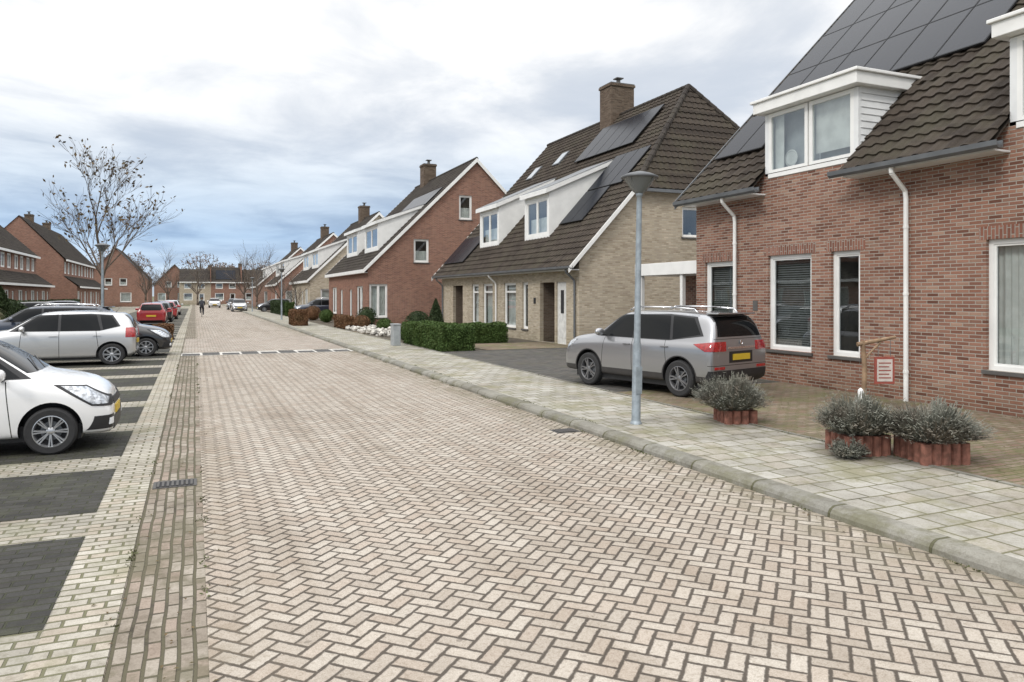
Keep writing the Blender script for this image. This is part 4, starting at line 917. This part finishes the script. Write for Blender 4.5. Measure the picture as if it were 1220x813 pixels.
mb.tube((0,0,0),(.02,0,.72),.042,.038,10); mb.tube((.02,0,.72),(-.01,0,1.16),.038,.034,10); mb.tube((-.10,0,1.10),(.52,0,1.22),.036,.026,10); mb.tube((.01,0,.86),(.28,0,1.14),.02,.018,8); mb.build('branch_post',M_wood,E)
mb=MB()
for xx in (.24,.44): mb.tube((xx,0,1.17),(xx,0,.90),.005,.005,5)
mb.build('chain',M_grey,E)
mb=MB(); mb.box(.18,.50,-.015,.015,.46,.90,0); mb.box(.215,.465,-.019,-.0155,.50,.86,1)
for i in range(5): mb.box(.24,.44-.03*(i%2),-.022,-.0195,.55+i*.06,.568+i*.06,0)
mb.build('sign_board',[simple('sign_red',(.30,.075,.055),.6),simple('sign_white',(.55,.50,.46),.6)],E)
E=empty('bird_figurine',(8.2,7.3,0)); mb=MB(); mb.tube((0,0,0),(0,0,.42),.012,.012,6,1); mb.lathe([(.002,.40),(.05,.42),(.065,.47),(.045,.53),(.03,.56),(.04,.60),(.03,.64),(.002,.66)],14,0); mb.tube((.03,0,.61),(.08,0,.60),.012,.002,6,1); mb.build('figurine',[M_white,M_wood],E,smooth=True)
# ------------------------------------------------------------------ gardens
hedge('box_hedge',7.65,8.85,23.9,29.2,.83,M_hedge,n=16000,size=.05)
hedge('box_hedge',9.9,11.6,27.5,28.6,.75,M_hedge,n=5000,size=.05)
shrub('conical_conifer',9.9,31.8,0,.55,1.75,M_hedged,n=5000,cone=True)
shrub('dark_shrub',9.7,34,0,.6,1.15,M_hedged,n=4000)
hedge('beech_hedge',5.65,6.5,47.5,50.5,.95,M_hedgeb,n=5000,size=.06)
hedge('beech_hedge',7.7,8.2,41.5,45.5,.7,M_hedgeb,n=4000,size=.06)
hedge('beech_hedge',7.7,8.4,70.5,71.5,1.2,M_hedge,n=3000,size=.07)
hedge('garden_hedge',7.7,8.4,75,86,1.3,M_hedged,n=5000,size=.1)
hedge('garden_hedge',-1.7,-.9,36.2,37.2,.65,M_hedgeb,n=3000,z0=RZ,size=.06)
hedge('garden_hedge',-12.5,-11.8,40,95,1.5,M_hedged,n=9000,z0=RZ,size=.14)
shrub('dark_shrub',-8.5,42,RZ,.9,2.4,M_hedged,n=4000,cone=True,size=.08); shrub('dark_shrub',-9.6,48,RZ,1.2,1.8,M_hedged,n=3500,size=.09)
E=empty('utility_box',(7.0,27.6,0)); mb=MB(); mb.box(-.14,.14,-.22,.22,0,.78); mb.box(-.16,.16,-.24,.24,.781,.82); mb.build('cabinet',simple('cabinet_grey',(.30,.32,.33),.5),E,bevel=.01)
E=empty('rock_garden',(8.6,36,0)); mb=MB(); random.seed(3)
for i in range(300):
    x=random.uniform(-.9,1.6); y=random.uniform(-2.6,5.5); r=random.uniform(.05,.17); zz=random.uniform(0,.18)
    b=len(mb.v); bm=bmesh.new(); bmesh.ops.create_icosphere(bm,subdivisions=1,radius=r)
    for v in bm.verts: v.co=Vector((v.co.x*random.uniform(.8,1.3)+x,v.co.y*random.uniform(.8,1.3)+y,v.co.z*random.uniform(.6,1.0)+zz+.02))
    bm.verts.index_update(); mb.v+=[tuple(v.co) for v in bm.verts]
    for f in bm.faces: mb.f.append(tuple(b+v.index for v in f.verts)); mb.mi.append(0)
    bm.free()
mb.build('rocks',M_rock,E)
for i,(x,y,r,h) in enumerate(((8.3,31,.35,.5),(9.0,37.8,.4,.7),(8.4,40.6,.45,.8),(9.3,43.5,.6,1.2),(8.5,53,.5,.9),(8.3,58,.6,1.1))): shrub('garden_shrub',x,y,0,r,h,(M_hedged,M_hedge,M_hedgeb)[i%3],n=1600,size=.05)
E=empty('pampas_grass',(-8.3,38.5,RZ)); mb=MB()
for i in range(500):
    t=random.uniform(0,6.28); r=random.uniform(.2,.9); hgt=random.uniform(.8,1.5); p0=Vector((0,0,0)); p1=Vector((r*.5*math.cos(t),r*.5*math.sin(t),hgt)); p2=Vector((r*math.cos(t),r*math.sin(t),hgt*.75)); s=Vector((-math.sin(t),math.cos(t),0))*.012
    mb.face([p0-s,p0+s,p1+s,p1-s]); mb.face([p1-s,p1+s,p2])
for i in range(14):
    t=random.uniform(0,6.28); r=random.uniform(.1,.5); p1=Vector((r*math.cos(t),r*math.sin(t),random.uniform(1.7,2.2))); mb.tube((0,0,0),p1,.01,.008,5); mb.tube(p1-Vector((0,0,.1)),p1+Vector((0,0,.2)),.03,.07,6); mb.tube(p1+Vector((0,0,.2)),p1+Vector((.05,0,.55)),.07,.005,6)
mb.build('grass',simple('pampas',(.42,.36,.24),.9),E)
M_deadleaf=leafmat('dead_leaves',(.09,.06,.03),(.15,.10,.05),(.10,.09,.04))
bare_tree('young_street_tree',-5.3,52.5,RZ,9.6,3.4,lev=4,spread=.45,leaves=620,leafm=M_deadleaf,seed=11,leafsize=.15,r0=.11)
bare_tree('bare_tree',9.0,88,0,6.5,1.6,lev=3,spread=.6,seed=5,r0=.10)
bare_tree('bare_tree',8.6,118,0,7.5,1.8,lev=3,spread=.6,seed=9,r0=.12)
bare_tree('bare_tree',8.6,70.8,0,4.0,1.2,lev=3,spread=.6,seed=19,r0=.06)
for i,(x,y,h) in enumerate(((-4.5,150,9.5),(0.5,160,7.5),(8.2,142,9.5),(11.5,152,11.0),(-7.0,128,7.5))): bare_tree('bare_tree',x,y,0,h,2.2,lev=3,spread=.55,seed=40+i,r0=.16)
E=empty('distant_trees',(0,0,0)); mb=MB(); random.seed(21); pts=[]; tb=MB()
for i in range(40):
    cx=random.uniform(-75,75); cy=random.uniform(196,235); rr=random.uniform(3,5.5); top=random.uniform(9,15)
    tb.tube((cx,cy,-.2),(cx,cy,top*.55),.3,.2,6)
    for k in range(16): t=random.uniform(0,6.28); tb.tube((cx,cy,top*random.uniform(.3,.6)),(cx+rr*.8*math.cos(t),cy+rr*.8*math.sin(t),top*random.uniform(.6,.98)),.12,.03,4)
    for k in range(800):
        v=Vector((random.gauss(0,1),random.gauss(0,1),random.gauss(0,1))).normalized()*random.random()**.4
        pts.append((cx+v.x*rr,cy+v.y*rr,top*.62+v.z*top*.38))
leafcloud(mb,pts,.22,elong=4,up=.0); mb.build('twig_crowns',M_twig,E); tb.build('trunks',M_bark,E)
# ------------------------------------------------------------------ cyclist
C=empty('cyclist',(.6,74,RZ),math.pi/2)
M_coat=simple('coat_dark',(.03,.032,.04),.9); M_skin=simple('skin',(.45,.28,.2),.6); M_hair=simple('hair',(.06,.04,.025),.8)
vs=[(-.12,0,.98),(-.10,0,1.15),(-.04,0,1.34),(.0,0,1.47),(.02,0,1.56),
    (-.02,.19,1.42),(.14,.24,1.20),(.38,.24,1.08),(-.02,-.19,1.42),(.14,-.24,1.20),(.38,-.24,1.08),
    (-.10,.10,.95),(.22,.12,.82),(.10,.12,.42),(.20,.12,.36),(-.10,-.10,.95),(.16,-.12,.66),(.02,-.12,.26),(.12,-.12,.20)]
es=[(0,1),(1,2),(2,3),(3,4),(2,5),(5,6),(6,7),(2,8),(8,9),(9,10),(0,11),(11,12),(12,13),(13,14),(0,15),(15,16),(16,17),(17,18)]
me=bpy.data.meshes.new('body'); me.from_pydata(vs,es,[]); me.materials.append(M_coat); o=bpy.data.objects.new('body',me); COL.objects.link(o); o.parent=C
m=o.modifiers.new('k','SKIN'); rad=[.15,.15,.17,.07,.055,.08,.055,.035,.08,.055,.035,.10,.085,.055,.035,.10,.085,.055,.035]
if me.skin_vertices:
    for i,r in enumerate(rad): me.skin_vertices[0].data[i].radius=(r,r)
s_=o.modifiers.new('s','SUBSURF'); s_.levels=2; s_.render_levels=2
mb=MB(); mb.lathe([(.002,-.12),(.05,-.11),(.075,-.05),(.082,.02),(.07,.09),(.035,.12),(.002,.125)],16,0,Matrix.Translation((.03,0,1.68))); mb.tube((.10,0,1.67),(.125,0,1.655),.014,.01,6)
for s in (-1,1): mb.tube((.02,s*.078,1.68),(.02,s*.09,1.68),.022,.018,8)
mb.build('head',M_skin,C,smooth=True)
mb=MB(); mb.lathe([(.086,-.02),(.09,.03),(.078,.10),(.04,.135),(.002,.14)],16,0,Matrix.Translation((.015,0,1.685))); mb.build('hair',M_hair,C,smooth=True)
mb=MB()
for wx in (-.52,.55):
    q=[]
    for i in range(25): t=2*math.pi*i/24; q.append((wx+.34*math.cos(t),0,.35+.34*math.sin(t)))
    mb.path(q,.02,6)
    for i in range(8): t=2*math.pi*i/8; mb.tube((wx,0,.35),(wx+.33*math.cos(t),0,.35+.33*math.sin(t)),.003,.003,4)
for a,b in (((-.52,0,.35),(-.02,0,.32)),((-.02,0,.32),(-.16,0,.88)),((-.52,0,.35),(-.13,0,.78)),((-.02,0,.32),(.40,0,.75)),((.55,0,.35),(.36,0,1.0)),((.36,0,1.0),(.34,0,1.06)),((.34,-.26,1.06),(.34,.26,1.06)),((-.28,0,.90),(-.02,0,.90)),((-.70,0,.75),(-.30,0,.75))): mb.tube(a,b,.02,.02,6)
mb.build('bicycle',M_black,C)
# ------------------------------------------------------------------ scattered leaves and moss tufts
E=empty('leaf_litter',(0,0,0)); mb=MB(); random.seed(31)
for i in range(1100):
    if random.random()<.4: x=random.gauss(-.1,.25); y=random.uniform(2,40)
    elif random.random()<.5: x=5.16-abs(random.gauss(0,.15)); y=random.uniform(1,30)
    else: x=random.uniform(7.3,11.6); y=random.uniform(3,12)
    z=(0.010 if x>5.4 else RZ+.008); s=random.uniform(.008,.020); t=random.uniform(0,6.28); c,sn=math.cos(t)*s,math.sin(t)*s
    mb.face([(x-c,y-sn,z),(x+sn*.5,y-c*.5,z+.004),(x+c,y+sn,z),(x-sn*.5,y+c*.5,z+.006)])
mb.build('leaves',M_deadleaf,E)
E=empty('moss_tufts',(0,0,0)); mb=MB(); pts=[]
for i in range(150):
    cx=random.choice([5.2,5.2,7.52,7.6,11.7,5.45,-.44,.07]); cy=random.uniform(2,24); z=0.0 if cx>5.25 else RZ
    for k in range(random.randint(4,22)): pts.append((cx+random.gauss(0,.018),cy+random.gauss(0,.09),z+abs(random.gauss(.004,.006))))
leafcloud(mb,pts,.015,elong=2,up=.5); mb.build('tufts',leafmat('moss',(.06,.07,.025),(.10,.11,.045),(.09,.085,.04)),E)
# ------------------------------------------------------------------ world & sun
w=bpy.data.worlds.new('World'); S.world=w; w.use_nodes=True; T=w.node_tree; T.nodes.clear()
N=NT.__new__(NT); N.t=T
out=T.nodes.new('ShaderNodeOutputWorld'); bg=T.nodes.new('ShaderNodeBackground'); bg.inputs[1].default_value=.1
sky=T.nodes.new('ShaderNodeTexSky'); sky.sky_type='NISHITA'; sky.sun_disc=False
SE=math.radians(40); az=math.radians(-120)
sky.sun_elevation=SE; sky.sun_rotation=az
tc=T.nodes.new('ShaderNodeTexCoord'); sx=T.nodes.new('ShaderNodeSeparateXYZ'); T.links.new(tc.outputs['Generated'],sx.inputs[0])
x,y,z=sx.outputs; zc=N.M('MAXIMUM',z,0.0)
den=N.M('ADD',zc,.13); pv_=N.vec(N.M('DIVIDE',x,den),N.M('DIVIDE',y,den),0.0)
n1=N.noise(.75,7,.56,vec=pv_,dist=.35); n2=N.noise(1.7,7,.58,vec=pv_,dist=.5)
cl_=N.ss(N.M('ADD',N.M('MULTIPLY',n1,.6),N.M('MULTIPLY',n2,.4)),.37,.60)
ramp=T.nodes.new('ShaderNodeValToRGB'); N.put(ramp.inputs[0],zc); cr=ramp.color_ramp
cr.elements[0].position=0; cr.elements[0].color=(.80,.88,.95,1); cr.elements[1].position=1; cr.elements[1].color=(1.0,1.0,1.0,1)
for p_,c_ in ((.03,(.62,.76,.92)),(.075,(.44,.60,.81)),(.14,(.64,.74,.86)),(.22,(.90,.93,.97)),(.32,(1.04,1.04,1.04))):
    e=cr.elements.new(p_); e.color=c_+(1,)
dark=N.mix(1.0,ramp.outputs[0],(.76,.80,.86),'MULTIPLY'); light=N.mix(1.0,ramp.outputs[0],(1.20,1.18,1.15),'MULTIPLY')
cc=N.mix(cl_,dark,light)
boost=N.ss(zc,.42,.98,10.0,26.0)
sc=T.nodes.new('ShaderNodeVectorMath'); sc.operation='SCALE'; T.links.new(cc,sc.inputs[0]); N.put(sc.inputs['Scale'],boost)
cov=N.ss(n1,.30,.45,.82,1.0)
fin=N.mix(cov,sky.outputs[0],sc.outputs[0]); T.links.new(fin,bg.inputs[0]); T.links.new(bg.outputs[0],out.inputs[0])
sl_=bpy.data.lights.new('sun','SUN'); sl_.energy=1.5; sl_.angle=math.radians(11); sl_.color=(1,.955,.90); so=bpy.data.objects.new('sun',sl_); COL.objects.link(so)
dirv=Vector((math.sin(az)*math.cos(SE),math.cos(az)*math.cos(SE),math.sin(SE))); so.rotation_euler=dirv.to_track_quat('Z','Y').to_euler(); so.location=(0,0,30)
# ------------------------------------------------------------------ camera
cam=bpy.data.cameras.new('camera'); co=bpy.data.objects.new('camera',cam); COL.objects.link(co); S.camera=co
co.location=(0,0,1.9); co.rotation_euler=(math.radians(90),0,-math.radians(23.15)); cam.sensor_width=36; cam.lens=884/1220*36; cam.shift_y=-54.5/1220; cam.clip_end=3000; cam.clip_start=.05
S.view_settings.view_transform='Standard'; S.view_settings.look='None'; S.view_settings.exposure=0
